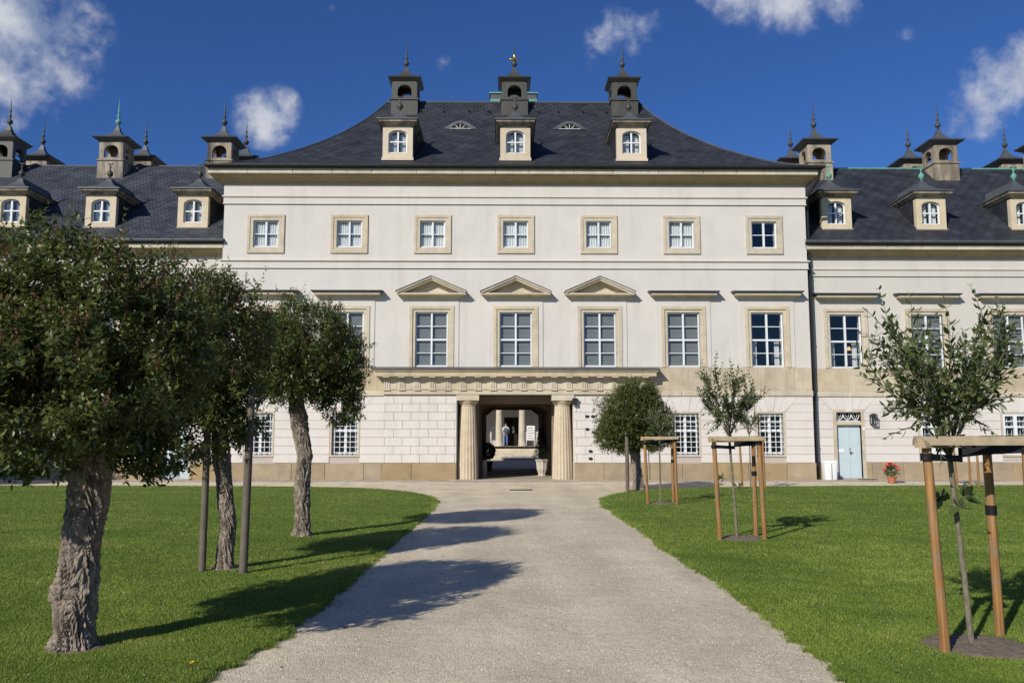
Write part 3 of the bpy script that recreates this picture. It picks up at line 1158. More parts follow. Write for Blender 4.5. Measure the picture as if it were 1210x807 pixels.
def ground_window(bld, x, y, grille=True):
    def mk():
        mb = MB()
        hw, h = .52, GR_Z1 - GR_Z0
        casing(mb, hw, 0, h, .075, -.045, .30)
        return mb.mesh('window', 'sandstone_casing')
    w = link('window', cached('grwin', mk), bld, (x, y, GR_Z0))
    h = GR_Z1 - GR_Z0
    if grille:
        sash('gr', .52, 0, h, .20, 1, 4, w, .98, stile=.075, mull=.10)

        def gr():
            mb = MB()
            for k in range(5):
                cx = -.52 + 1.04 * (k + .5) / 5
                mb.box(cx - .011, cx + .011, .03, .05, 0, h)
            for k in range(8):
                cz = h * (k + .5) / 8
                mb.box(-.52, .52, .05, .07, cz - .011, cz + .011)
            return mb.mesh('grille', 'grille_paint')
        link('grille', cached('grille', gr), w)
    else:
        sash('gw', .52, 0, h, .02, 1, 4, w, 1.12, stile=.10, mull=.12)

        def gr():
            mb = MB()
            for k in range(6):
                cx = -.52 + 1.04 * (k + .5) / 6
                mb.box(cx - .009, cx + .009, .12, .14, 0, h)
            for k in range(7):
                cz = h * (k + .5) / 7
                mb.box(-.52, .52, .14, .16, cz - .009, cz + .009)
            return mb.mesh('grille', 'grille_paint')
        link('grille', cached('grille_in', gr), w)
    return w


COURSES = [(.69 + k * .3343, .69 + (k + 1) * .3343) for k in range(7)] + [(3.03, 3.32)]


def rustication(bld, x0, x1, y, openings, arches, bond=None, backing=True, depth=.035):
    """courses of plaster ashlar; openings (x0,x1,z0,z1) cut the courses, arches = centres with fan of wedge stones above z=2.70"""
    mb = MB()
    wall_with_openings(mb, x0, x1, .66, 3.32, y, [o for o in openings if o[3] > .66], .04)
    fac = link('ashlar_facing', mb.mesh('ashlar_facing', 'joint'), bld)
    j = .0045
    for ci, (z0, z1) in enumerate(COURSES):
        cuts = []
        for o in openings:
            if o[2] < z1 - .02 and o[3] > z0 + .02:
                cuts.append((o[0], o[1]))
        if ci >= 6:
            for a in arches:
                half = .98 if ci == 6 else 1.16
                cuts.append((a - half, a + half))
        cuts.sort()
        segs, cur = [], x0
        for a, b in cuts:
            if a > cur + .05:
                segs.append((cur, a))
            cur = max(cur, b)
        if cur < x1 - .05:
            segs.append((cur, x1))
        for a, b in segs:
            if bond:
                off = 0 if ci % 2 else bond / 2
                xs = [a]
                k = math.ceil((a - off) / bond)
                while off + k * bond < b - .05:
                    if off + k * bond > a + .05:
                        xs.append(off + k * bond)
                    k += 1
                xs.append(b)
            else:
                n = max(1, round((b - a) / 3.4))
                xs = [a + (b - a) * i / n for i in range(n + 1)]
            for i in range(len(xs) - 1):
                w, h = round(xs[i + 1] - xs[i], 3), round(z1 - z0, 3)
                la = next((c for c in arches if ci >= 6 and abs(xs[i] - (c + (.98 if ci == 6 else 1.16))) < .01), None)
                ra = next((c for c in arches if ci >= 6 and abs(xs[i + 1] - (c - (.98 if ci == 6 else 1.16))) < .01), None)
                if la is not None or ra is not None:
                    def off(z):
                        return .60 + .56 * (max(z, 2.735) - 2.735) / .585
                    za, zb2 = z0 + j, z1 - j
                    p0 = (la + off(za) + 2 * j) if la is not None else xs[i] + j
                    p1 = (ra - off(za) - 2 * j) if ra is not None else xs[i + 1] - j
                    p2 = (ra - off(zb2) - 2 * j) if ra is not None else xs[i + 1] - j
                    p3 = (la + off(zb2) + 2 * j) if la is not None else xs[i] + j
                    link('stone_block', MB().poly_y([(p0, za), (p1, za), (p2, zb2), (p3, zb2)], y - depth, y + .012).mesh('stone_block', 'rustic'), fac)
                    continue
                me = cached(('ash', w, h, depth), lambda: MB().cbox(j, w - j, -depth, .012, j, h - j, .009).mesh('stone_block', 'rustic'))
                link('stone_block', me, fac, (xs[i], y, z0))
    # fans of wedge stones
    zt = 3.32
    for a in arches:
        zb = 2.735
        top = [-1.16, -.62, -.22, .22, .62, 1.16]
        bot = [-.60, -.37, -.125, .125, .37, .60]
        for k in range(5):
            def wd():
                m = MB()
                ya = -depth - (.02 if k == 2 else 0.0)
                m.poly_y([(bot[k] + j, zb + .0), (bot[k + 1] - j, zb), (top[k + 1] - j, zt - j), (top[k] + j, zt - j)], ya, .012)
                return m.mesh('wedge_stone', 'rustic')
            link('wedge_stone', cached(('wedge', k, depth), wd), fac, (a, y, 0))
    return fac


def stone_run(bld, name, x0, x1, y0, y1, z0, z1, step, mat, seed=0, c=.012, skip=()):
    """a run of separate stones along the facade"""
    rr = random.Random(seed)
    x = x0
    out = []
    while x < x1 - .02:
        w = min(step * rr.choice((.85, 1.0, 1.15)), x1 - x)
        if x1 - (x + w) < step * .4:
            w = x1 - x
        a, b = x, x + w
        x += w
        for s0, s1 in skip:
            if a < s1 and b > s0:
                if a < s0:
                    out.append((a, s0))
                a = s1
        if b - a > .03:
            out.append((a, b))
    for a, b in out:
        w = round(b - a, 3)
        me = cached((name, w, round(y0, 3), z0, z1), lambda: MB().cbox(.003, w - .003, y0, y1, z0, z1, c).mesh(name, mat))
        link(name, me, bld, (a, 0, 0))


def arch_pts(hw, z0, zs, rise, n=10):
    """outline of an opening with a curved head, counter-clockwise seen from -y: (x,z)"""
    pts = [(-hw, z0), (hw, z0)]
    for i in range(n + 1):
        a = math.pi * i / n
        pts.append((hw * math.cos(a), zs + rise * math.sin(a)))
    return pts


def outer_pts(inner, x, z0, z1):
    """rectangle points matching an arch outline"""
    n = len(inner) - 3
    pts = [(-x, z0), (x, z0)]
    for i in range(n + 1):
        t = i / n
        if t < .25:
            pts.append((x, z0 + (z1 - z0) * (.75 + t)))
        elif t > .75:
            pts.append((-x, z0 + (z1 - z0) * (.75 + (1 - t))))
        else:
            pts.append((x - 2 * x * (t - .25) / .5, z1))
    return pts


def dormer(bld, x, y, z, finial_mat, slope_back=2.4, fin=True):
    """arched roof dormer with flared cap"""
    def front():
        mb = MB()
        inn = arch_pts(.40, .22, 1.02, .20)
        mb.ring_y(outer_pts(inn, .64, 0, 1.40), inn, 0, .22)
        mb.box(-.68, .68, -.05, .1, -.12, .0)
        # inner rebate
        inn2 = arch_pts(.44, .19, 1.05, .21)
        return mb.mesh('dormer', 'dormer_stone')
    d = link('dormer', cached('dorm', front), bld, (x, y, z))

    def cheeks():
        mb = MB()
        mb.box(-.66, -.56, .225, 3.0, -.2, 1.40)
        mb.box(.56, .66, .225, 3.0, -.2, 1.40)
        mb.box(-.56, .56, 1.0, 1.1, -.2, 1.40)
        return mb.mesh('cheek_walls', 'slate')
    link('cheek_walls', cached('dormchk', cheeks), d)

    def sof():
        mb = MB()
        mb.loft_rect([(-.66, .66, -.04, 3.2, 1.402), (-.70, .70, -.10, 3.2, 1.46), (-.82, .82, -.26, 3.2, 1.52), (-.84, .84, -.28, 3.2, 1.60)])
        return mb.mesh('eaves_moulding', 'soot_stone')
    link('eaves_moulding', cached('dormsof', sof), d)

    def roof():
        mb = MB()
        mb.loft_rect([(-.88, .88, -.32, 3.4, 1.603), (-.88, .88, -.32, 3.4, 1.66), (-.62, .62, -.02, 3.5, 1.76), (-.36, .36, .28, 3.6, 1.92),
                      (-.17, .17, .50, 3.7, 2.12), (-.05, .05, .64, 3.8, 2.34)])
        return mb.mesh('dormer_roof', 'lead')
    link('dormer_roof', cached('dormroof', roof), d)

    def fl():
        mb = MB()
        mb.lathe([(.05, 2.5), (.035, 2.62), (.10, 2.68), (.13, 2.77), (.10, 2.86), (.035, 2.92), (.025, 3.02), (.06, 3.07), (.02, 3.11), (.018, 3.2)], 12, 0, .66)
        # crescent with two upturned horns
        pts = [(.13 * math.sin(a), .66, 3.30 - .11 * math.cos(a)) for a in [(-1.25 + 2.5 * i / 8) for i in range(9)]]
        mb.tube(pts, [.012, .02, .026, .03, .032, .03, .026, .02, .012], 6)
        return mb.mesh('finial', finial_mat, True)
    if fin:
        link('finial', cached(('dormfin', finial_mat), fl), d, (0, 0, -.24))

    def fr():
        mb = MB()
        inn = arch_pts(.345, .275, 1.02, .15)
        out = arch_pts(.40, .22, 1.02, .20)
        mb.ring_y(out, inn, .10, .17)
        mb.box(-.035, .035, .085, .17, .275, 1.165)
        mb.box(-.345, -.035, .09, .17, .70, .75)
        mb.box(.035, .345, .09, .17, .70, .75)
        return mb.mesh('frame', 'white_paint')
    link('frame', cached('dormfr', fr), d)
    for s in (-1, 1):
        for (za, zb) in ((.275, .70), (.75, 1.15)):
            me = cached(('dpane', za), lambda: MB().box(0, .31, -.003, .003, 0, zb - za).mesh('pane', 'glass'))
            link('pane', me, d, (-.345 if s < 0 else .035, .135, za))

    def cur():
        return wavy_curtain(.36, .26, 1.12, .30, .08, 3).mesh('curtain', 'curtain', True)
    if fin != 'bare':
        link('curtain', cached('dormcur', cur), d)
    return d


def chimney_tower(bld, x, y, z, mat, fmat, tall=1.0, hw=.62, special=None, drop=2.2):
    """lantern-like chimney: shaft, ledge, open arched lantern, flared cap and spike"""
    def shaft():
        mb = MB()
        mb.box(-hw - .03, hw + .03, -hw - .03, hw + .03, -drop, .80)
        mb.box(-hw - .08, hw + .08, -hw - .08, hw + .08, .80, .87)
        # four arched sides
        for q in range(4):
            inn = arch_pts(.34, .97, 1.26, .32, 10)
            out = outer_pts(inn, hw - .02, .872, 1.75)
            m2 = MB().ring_y(out, inn, -hw, -hw + .14)
            ca, sa = math.cos(q * math.pi / 2), math.sin(q * math.pi / 2)
            mb.add([(vx * ca - vy * sa, vx * sa + vy * ca, vz) for vx, vy, vz in m2.v], m2.f)
        return mb.mesh('chimney', mat)
    c = link('chimney', cached(('chim', mat, hw), shaft), bld, (x, y, z))

    def cap():
        mb = MB()
        e = hw + (.17 if mat == 'dark_metal' else .26)
        mb.loft_rect([(-hw - .02, hw + .02, -hw - .02, hw + .02, 1.752), (-e, e, -e, e, 1.90), (-e - .02, e + .02, -e - .02, e + .02, 1.95),
                      (-e * .62, e * .62, -e * .62, e * .62, 2.06), (-.30, .30, -.30, .30, 2.22), (-.14, .14, -.14, .14, 2.45), (-.055, .055, -.055, .055, 2.72)])
        return mb.mesh('chimney_cap', 'dark_metal' if mat == 'dark_metal' else 'lead')
    link('chimney_cap', cached(('chimcap', mat, hw), cap), c)

    def fin():
        mb = MB()
        mb.lathe([(.06, 2.68), (.045, 2.80), (.10, 2.83), (.145, 2.92), (.10, 3.01), (.045, 3.05), (.04, 3.16), (.09, 3.22), (.045, 3.28), (.034, 3.42),
                  (.065, 3.47), (.03, 3.52), (.022, 3.75), (.006, 4.08)], 12)
        return mb.mesh('finial', fmat, True)
    link('finial', cached(('chimfin', fmat), fin), c)
    if special == 'gold':
        mb = MB()
        for k in range(4):
            a = k * math.pi / 2 + .2
            mb.tube([(0, 0, 3.16), (.10 * math.cos(a), .10 * math.sin(a), 3.13), (.20 * math.cos(a), .20 * math.sin(a), 3.17), (.26 * math.cos(a), .26 * math.sin(a), 3.15)],
                    [.03, .06, .05, .015], 6)
        mb.lathe([(.03, 3.20), (.06, 3.26), (.05, 3.4), (.02, 3.46)], 8)
        link('gilded_ornament', mb.mesh('gilded_ornament', 'gold', True), c)
    return c


PROFILE = [(0, 12.66), (.06, 12.82), (.12, 12.99), (.20, 13.25), (.28, 13.55), (.38, 14.0), (.5, 14.58), (.6, 15.13), (.7, 15.73), (.78, 16.27), (.85, 16.79), (.9, 17.19), (.95, 17.64), (1, 18.12)]
RIDGE_Y = 40.3


def roof_z(t):
    for (a, za), (b, zb) in zip(PROFILE[:-1], PROFILE[1:]):
        if a <= t <= b:
            return za + (zb - za) * (t - a) / (b - a)
    return PROFILE[-1][1]


# ------------------------------------------------------------------ the middle pavilion
PY = 34.0
BAYS = [k * 3.405 for k in range(-3, 4)]
pav_b = thing('palace_pavilion', 'tall cream middle pavilion with steep dark roof and columned passage', 'building', (0, 0, 0))
HWID = 11.95

ops = [(x - .515, x + .515, UP_Z0, UP_Z1) for x in BAYS] + [(x - .655, x + .655, FI_Z0, FI_Z1) for x in BAYS]
gx = [BAYS[0], BAYS[1], BAYS[5], BAYS[6]]
gops = [(x - .52, x + .52, GR_Z0, GR_Z1) for x in gx]
passage = (-2.34, 2.30, -.02, 3.40)
mb = MB()
wall_with_openings(mb, -HWID, HWID, -.02, 12.3, PY, ops + gops + [passage], .45)
# flanks and rear
mb.add([(-HWID, PY, -.02), (-HWID, 46.6, -.02), (-HWID, 46.6, 12.3), (-HWID, PY, 12.3)], [(3, 2, 1, 0)])
mb.add([(HWID, PY, -.02), (HWID, 46.6, -.02), (HWID, 46.6, 12.3), (HWID, PY, 12.3)], [(0, 1, 2, 3)])
back = MB()
wall_with_openings(back, -HWID, HWID, -.02, 12.3, 46.2, [(-1.42, 1.42, -.02, 3.2)], .4)
mb.add(back.v, back.f)
link('wall', mb.mesh('wall', 'plaster'), pav_b)
# dark rooms behind the windows
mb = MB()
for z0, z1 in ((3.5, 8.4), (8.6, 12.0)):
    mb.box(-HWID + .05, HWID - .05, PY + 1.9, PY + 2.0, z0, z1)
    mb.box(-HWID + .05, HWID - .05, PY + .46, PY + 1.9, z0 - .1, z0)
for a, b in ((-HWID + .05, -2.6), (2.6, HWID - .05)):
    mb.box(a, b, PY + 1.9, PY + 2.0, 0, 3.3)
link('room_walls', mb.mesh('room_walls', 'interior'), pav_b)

for i, x in enumerate(BAYS):
    upper_window(pav_b, x, PY, i + 1, i != 6)
    first_window(pav_b, x, PY, True, 'drape' if i == 6 else 'blind')
    if i in (2, 3, 4):
        pediment(pav_b, x, PY)
    else:
        flat_hood(pav_b, x, PY)
for x in gx:
    ground_window(pav_b, x, PY)

# ashlar ground floor
gcut = [(x - .60, x + .60, GR_Z0 - .08, GR_Z1 + .08) for x in gx]
rustication(pav_b, -HWID, -5.28, PY - .002, gcut[:2], gx[:2])
rustication(pav_b, 5.28, HWID, PY - .002, gcut[2:], gx[2:])
mb = MB()
mb.box(-5.28, -2.36, PY - .062, PY - .003, .0, 3.40)
mb.box(2.32, 5.28, PY - .062, PY - .003, .0, 3.40)
link('portal_backing', mb.mesh('portal_backing', 'joint'), pav_b)
rustication(pav_b, -5.28, -2.36, PY - .064, [], [], .695)
rustication(pav_b, 2.32, 5.28, PY - .064, [], [], .695)
stone_run(pav_b, 'plinth_stone', -HWID - .03, -5.32, PY - .09, PY - .003, -.02, .683, 1.55, 'plinth_stone', 1, .02)
stone_run(pav_b, 'plinth_stone', 5.32, HWID + .03, PY - .09, PY - .003, -.02, .683, 1.55, 'plinth_stone', 2, .02)
stone_run(pav_b, 'plinth_stone', -5.32, -2.36, PY - .14, PY - .063, -.02, .683, 1.4, 'plinth_stone', 3, .02)
stone_run(pav_b, 'plinth_stone', 2.32, 5.32, PY - .14, PY - .063, -.02, .683, 1.4, 'plinth_stone', 4, .02)
# sandstone band under the first floor windows
for a, b, s in ((-HWID, -5.26, 5), (5.26, HWID, 6)):
    stone_run(pav_b, 'band_stone', a, b, PY - .03, PY - .002, 3.56, 4.50, 1.5, 'sandstone', s, .006)
    stone_run(pav_b, 'string_stone', a - .03, b + .03, PY - .09, PY - .002, 3.33, 3.555, 1.7, 'sandstone_pale', s + 2, .03)

# string courses of the upper wall
mb = MB()
for zz, p in ((8.80, .10), (11.47, .09)):
    mb.loft_rect([(-HWID - p * .6, HWID + p * .6, PY - p * .6, PY - .002, zz), (-HWID - p, HWID + p, PY - p, PY - .002, zz + .03), (-HWID - p, HWID + p, PY - p, PY - .002, zz + .07),
                  (-HWID - p * .3, HWID + p * .3, PY - p * .3, PY - .002, zz + .10)])
    mb.box(-HWID - .035, HWID + .035, PY - .035, PY - .002, zz - .27, zz - .002)
    mb.box(-HWID - .055, HWID + .055, PY - .055, PY - .002, zz - .27, zz - .24)
mb.box(-HWID - .03, HWID + .03, PY - .03, PY - .002, 11.572, 12.02)
link('string_course', mb.mesh('string_course', 'plaster'), pav_b)
# main cornice: cove in darker stone that paints in its shade, with a run of facing stones
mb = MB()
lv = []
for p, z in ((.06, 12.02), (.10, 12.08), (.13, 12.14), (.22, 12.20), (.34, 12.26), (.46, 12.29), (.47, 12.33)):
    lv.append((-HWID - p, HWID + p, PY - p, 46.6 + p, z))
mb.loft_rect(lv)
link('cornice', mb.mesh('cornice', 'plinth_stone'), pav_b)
stone_run(pav_b, 'cornice_stone', -HWID - .55, HWID + .55, PY - .55, PY + .3, 12.332, 12.56, 1.6, 'sandstone_pale', 11, .02)
mb = MB()
mb.loft_rect([(-HWID - .58, HWID + .58, PY - .60, 46.6 + .60, 12.562), (-HWID - .62, HWID + .62, PY - .66, 46.6 + .66, 12.60), (-HWID - .62, HWID + .62, PY - .66, 46.6 + .66, 12.655)])
link('eaves_board', mb.mesh('eaves_board', 'iron'), pav_b)
mb = MB()
mb.tube([(-HWID - .64, PY - .70, 12.64), (HWID + .64, PY - .70, 12.64)], .062, 10)
for k in range(15):
    xx = -HWID - .3 + k * (2 * HWID + .6) / 14
    mb.box(xx - .015, xx + .015, PY - .775, PY - .64, 12.60, 12.71)
gut = link('gutter', mb.mesh('gutter', 'iron'), pav_b)

# curved hipped roof
EX, EY = 12.56, 33.36
RX = 6.25
mb = MB()
rows = []
NS = 40
for k in range(NS + 1):
    t = k / NS
    z = roof_z(t)
    x_ = EX - (EX - RX) * t
    y0 = EY + (RIDGE_Y - EY) * t
    y1 = 2 * RIDGE_Y - y0
    rows.append([(-x_, y0, z), (x_, y0, z), (x_, y1 + .001, z), (-x_, y1 + .001, z)])
for r_ in rows:
    mb.v += r_
for k in range(NS):
    for i in range(4):
        j = (i + 1) % 4
        mb.f.append((4 * k + i, 4 * k + j, 4 * k + 4 + j, 4 * k + 4 + i))
roof = link('roof', mb.mesh('roof', 'slate'), pav_b)
mb = MB()
mb.tube([(-RX, RIDGE_Y, 18.13), (RX, RIDGE_Y, 18.13)], .075, 8)
for sx in (-1, 1):
    pts = [(sx * (EX - (EX - RX) * t), EY + (RIDGE_Y - EY) * t, roof_z(t) + .01) for t in [i / 20 for i in range(21)]]
    mb.tube(pts, .035, 6)
link('ridge_capping', mb.mesh('ridge_capping', 'lead'), roof)
mb = MB()
rr = random.Random(9)
for zt in (.9, .9):
    pass
for k in range(11):       # little roof hooks
    xx = -5.6 + k * 1.12 + rr.uniform(-.1, .1)
    t = .93
    yy = EY + (RIDGE_Y - EY) * t
    mb.box(xx - .03, xx + .03, yy - .16, yy, roof_z(t) - .01, roof_z(t) + .05)
link('roof_hooks', mb.mesh('roof_hooks', 'iron'), roof)

for x in (-5.02, 0.0, 4.98):
    dormer(pav_b, x, 35.0, 13.52, 'dark_metal')
for x, sp in ((-5.33, None), (0.03, 'gold'), (5.40, None)):
    chimney_tower(pav_b, x, 40.3, 17.2, 'dark_metal', 'dark_metal', special=sp)


def eyebrow(x):
    t = .80
    y = EY + (RIDGE_Y - EY) * t
    z = roof_z(.76)
    mb = MB()
    n = 14
    # flared eyelid: front outline running back into the slope
    def prof(w, h):
        out = []
        for i in range(n + 1):
            s = -1 + 2 * i / n
            out.append((s * w, h * max(0, math.cos(s * math.pi / 2)) ** 1.0))
        return out
    f0 = prof(.80, .40)
    f1 = prof(.48, .30)
    y0 = EY + (RIDGE_Y - EY) * .757
    base = len(mb.v)
    for (a, h) in f0:
        mb.v.append((x + a, y0, z + h + .0))
    for (a, h) in f0:
        mb.v.append((x + a * .95, y + .6, z + h * 1.0 + .02))
    for i in range(n):
        mb.f.append((base + i, base + i + 1, base + n + 2 + i, base + n + 1 + i))
    # front lead frame
    b2 = len(mb.v)
    for (a, h) in f0:
        mb.v.append((x + a, y0 - .01, z + h + .02))
    for (a, h) in f1:
        mb.v.append((x + a, y0 - .01, z + h * .92 + .02))
    for i in range(n):
        mb.f.append((b2 + i, b2 + n + 1 + i, b2 + n + 2 + i, b2 + i + 1))
    e = link('eyebrow_vent', mb.mesh('eyebrow_vent', 'lead'), pav_b)
    g2 = MB()
    g2.poly_y([(x + a, z + h * .92 + .02) for a, h in f1][::-1][::-1], y0 + .03, y0 + .04)
    link('pane', g2.mesh('pane', 'interior'), e)
    w = MB()
    for a in (-.22, 0.0, .22):
        w.tube([(x + a * .35, y0 - .01, z + .03), (x + a, y0 - .01, z + .26 - abs(a) * .3)], .014, 5)
    w.tube([(x - .5, y0 - .01, z + .03), (x + .5, y0 - .01, z + .03)], .016, 5)
    link('glazing_bars', w.mesh('glazing_bars', 'white_paint'), e)


eyebrow(-2.55)
eyebrow(2.62)

# copper lantern riding behind the ridge
mb = MB()
cy = 43.4
mb.box(-1.22, 1.28, cy, cy + 2.0, 15.5, 19.60)
mb.box(-1.27, 1.33, cy - .05, cy + 2.05, 19.90, 19.97)
mb.loft_rect([(-2.0, 2.06, cy - .4, cy + 2.3, 18.15), (-1.5, 1.56, cy - .2, cy + 2.2, 18.5), (-1.25, 1.31, cy - .03, cy + 2.03, 19.0)])
lan = link('copper_lantern', mb.mesh('copper_lantern', 'copper'), pav_b)
mb = MB()
mb.box(-1.20, 1.26, cy + .02, cy + 1.98, 19.602, 19.898)
link('lantern_band', mb.mesh('lantern_band', 'lead'), lan)

# ---- columned portal
FZ = PY - .15
mb = MB()
mb.box(-5.29, 5.30, FZ, PY - .003, 3.405, 3.59)
link('architrave', mb.mesh('architrave', 'sandstone_pale'), pav_b)
mb = MB()
mb.box(-5.32, 5.33, FZ - .03, PY - .003, 3.592, 3.632)
link('taenia', mb.mesh('taenia', 'sandstone_pale'), pav_b)
stone_run(pav_b, 'frieze_stone', -5.29, 5.30, FZ, PY - .003, 3.634, 4.03, .62, 'sandstone_pale', 21, .004)


def tri():
    m = MB()
    for k in (-1, 0, 1):
        m.poly_x([(-.035, .0), (.0, .0), (.0, .36), (-.035, .36)], k * .088 - .034, k * .088 + .034)
    m.box(-.13, .13, -.045, 0, .36, .39)
    m.box(-.13, .13, -.06, .0, -.075, -.044)
    return m.mesh('triglyph', 'sandstone_pale')


for k in range(18):
    xx = -5.16 + k * (10.33 / 17)
    link('triglyph', cached('tri', tri), pav_b, (xx, FZ - .001, 3.636))
    link('mutule', cached('mut', lambda: MB().box(-.13, .13, -.26, 0, 0, .045).mesh('mutule', 'sandstone_pale')), pav_b, (xx, FZ - .04, 4.062))
mb = MB()
mb.loft_rect([(-5.30, 5.31, FZ - .005, PY - .003, 4.032), (-5.34, 5.35, FZ - .04, PY - .003, 4.10), (-5.58, 5.59, FZ - .32, PY - .003, 4.11), (-5.58, 5.59, FZ - .32, PY - .003, 4.26),
              (-5.62, 5.63, FZ - .36, PY - .003, 4.28), (-5.70, 5.71, FZ - .42, PY - .003, 4.37)])
pc = link('portal_cornice', mb.mesh('portal_cornice', 'sandstone'), pav_b)
mb = MB()
mb.loft_rect([(-5.73, 5.74, FZ - .45, PY - .003, 4.372), (-5.73, 5.74, FZ - .45, PY - .003, 4.40), (-5.70, 5.71, PY - .05, PY - .003, 4.51)])
link('lead_cap', mb.mesh('lead_cap', 'lead'), pc)

for s in (-1, 1):
    xx = 1.905 * s - .02
    def sh():
        m = MB()
        prof = []
        for i in range(13):
            t = i / 12
            r = .42 - .115 * t ** 1.35
            prof.append((r, .0 + 2.92 * t))
        m.lathe(prof, 120, 0, 0, .065, 20)
        return smooth_angle(m.mesh('column', 'column_stone'), 28)
    c = link('column', cached('colshaft', sh), pav_b, (xx, PY + .33, .04))

    def capm():
        m = MB()
        m.lathe([(.300, 2.922), (.315, 2.95), (.31, 2.96), (.33, 2.98), (.40, 3.06), (.42, 3.10), (.41, 3.125)], 40)
        return m.mesh('capital', 'column_stone', True)
    link('capital', cached('colcap', capm), c)
    link('abacus', cached('colab', lambda: MB().box(-.45, .45, -.45, .45, 3.127, 3.363).mesh('abacus', 'sandstone_pale')), c)

# passage: recessed bay, inner arch wall, vaulted tunnel
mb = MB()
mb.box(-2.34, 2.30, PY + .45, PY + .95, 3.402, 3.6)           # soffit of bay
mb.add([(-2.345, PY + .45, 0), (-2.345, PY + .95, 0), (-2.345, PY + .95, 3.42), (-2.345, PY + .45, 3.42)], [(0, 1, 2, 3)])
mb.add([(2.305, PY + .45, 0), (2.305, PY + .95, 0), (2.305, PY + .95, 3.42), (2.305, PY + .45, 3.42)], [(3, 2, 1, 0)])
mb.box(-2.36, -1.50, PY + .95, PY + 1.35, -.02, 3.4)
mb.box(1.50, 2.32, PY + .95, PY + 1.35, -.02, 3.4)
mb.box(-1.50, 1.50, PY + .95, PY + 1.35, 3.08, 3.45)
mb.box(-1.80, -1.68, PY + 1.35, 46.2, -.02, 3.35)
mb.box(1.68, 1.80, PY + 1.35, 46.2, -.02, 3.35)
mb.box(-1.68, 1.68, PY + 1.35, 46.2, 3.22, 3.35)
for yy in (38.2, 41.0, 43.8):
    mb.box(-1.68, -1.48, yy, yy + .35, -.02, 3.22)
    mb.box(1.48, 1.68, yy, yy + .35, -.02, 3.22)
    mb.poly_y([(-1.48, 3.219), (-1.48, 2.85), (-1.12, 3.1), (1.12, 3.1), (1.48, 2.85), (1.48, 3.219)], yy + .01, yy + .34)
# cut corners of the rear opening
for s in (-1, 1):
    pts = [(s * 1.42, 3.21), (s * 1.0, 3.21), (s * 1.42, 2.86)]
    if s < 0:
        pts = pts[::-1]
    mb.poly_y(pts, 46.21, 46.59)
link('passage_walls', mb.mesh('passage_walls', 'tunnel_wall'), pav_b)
mb = MB()
mb.box(-2.33, 2.29, PY - .16, 46.6, -.1, .03)
link('passage_floor', mb.mesh('passage_floor', 'slab'), pav_b)
mb = MB()
mb.loft_rect([(-2.62, 2.58, 33.42, PY - .17, -.05), (-2.62, 2.58, 33.42, PY - .17, .035), (-2.60, 2.56, 33.44, PY - .17, .05)])
link('threshold', mb.mesh('threshold', 'slab'), pav_b)
# small bronze ovals on the wall right of the portal, and a box lantern
def oval():
    m = MB()
    n = 16
    m.poly_y([(.085 * math.cos(2 * math.pi * i / n), .055 * math.sin(2 * math.pi * i / n)) for i in range(n)], -.03, 0)
    return m.mesh('wall_plaque', 'iron')


for x, z in ((2.85, 2.53), (3.08, 2.53), (2.85, 2.02), (3.11, 1.90), (2.97, 1.15), (2.97, .86)):
    link('wall_plaque', cached('oval', oval), pav_b, (x, PY - .098, z))
mb = MB()
mb.box(2.28, 2.44, PY - .28, PY - .12, 2.98, 3.20)
mb.box(2.25, 2.47, PY - .31, PY - .09, 3.20, 3.24)
mb.tube([(2.36, PY - .12, 3.3), (2.36, PY - .2, 3.3), (2.36, PY - .2, 3.24)], .012, 6)
link('portal_lantern', mb.mesh('portal_lantern', 'iron'), pav_b)

# rain pipe in the right-hand corner
mb = MB()
mb.tube([(12.40, 33.40, 12.55), (12.38, 33.55, 12.2), (12.12, 34.22, 11.6), (12.12, 34.24, 11.0), (12.12, 34.24, .05)], .062, 10)
for z in (1.4, 3.4, 5.6, 7.8, 10.0):
    mb.tube([(12.12, 34.24, z), (12.12, 34.24, z + .06)], .082, 10)
link('rain_pipe', smooth_angle(mb.mesh('rain_pipe', 'iron')), pav_b)

# ------------------------------------------------------------------ wings
WY = 34.5
WB = [13.62, 17.0, 20.4, 23.8]
WEND = 27.5


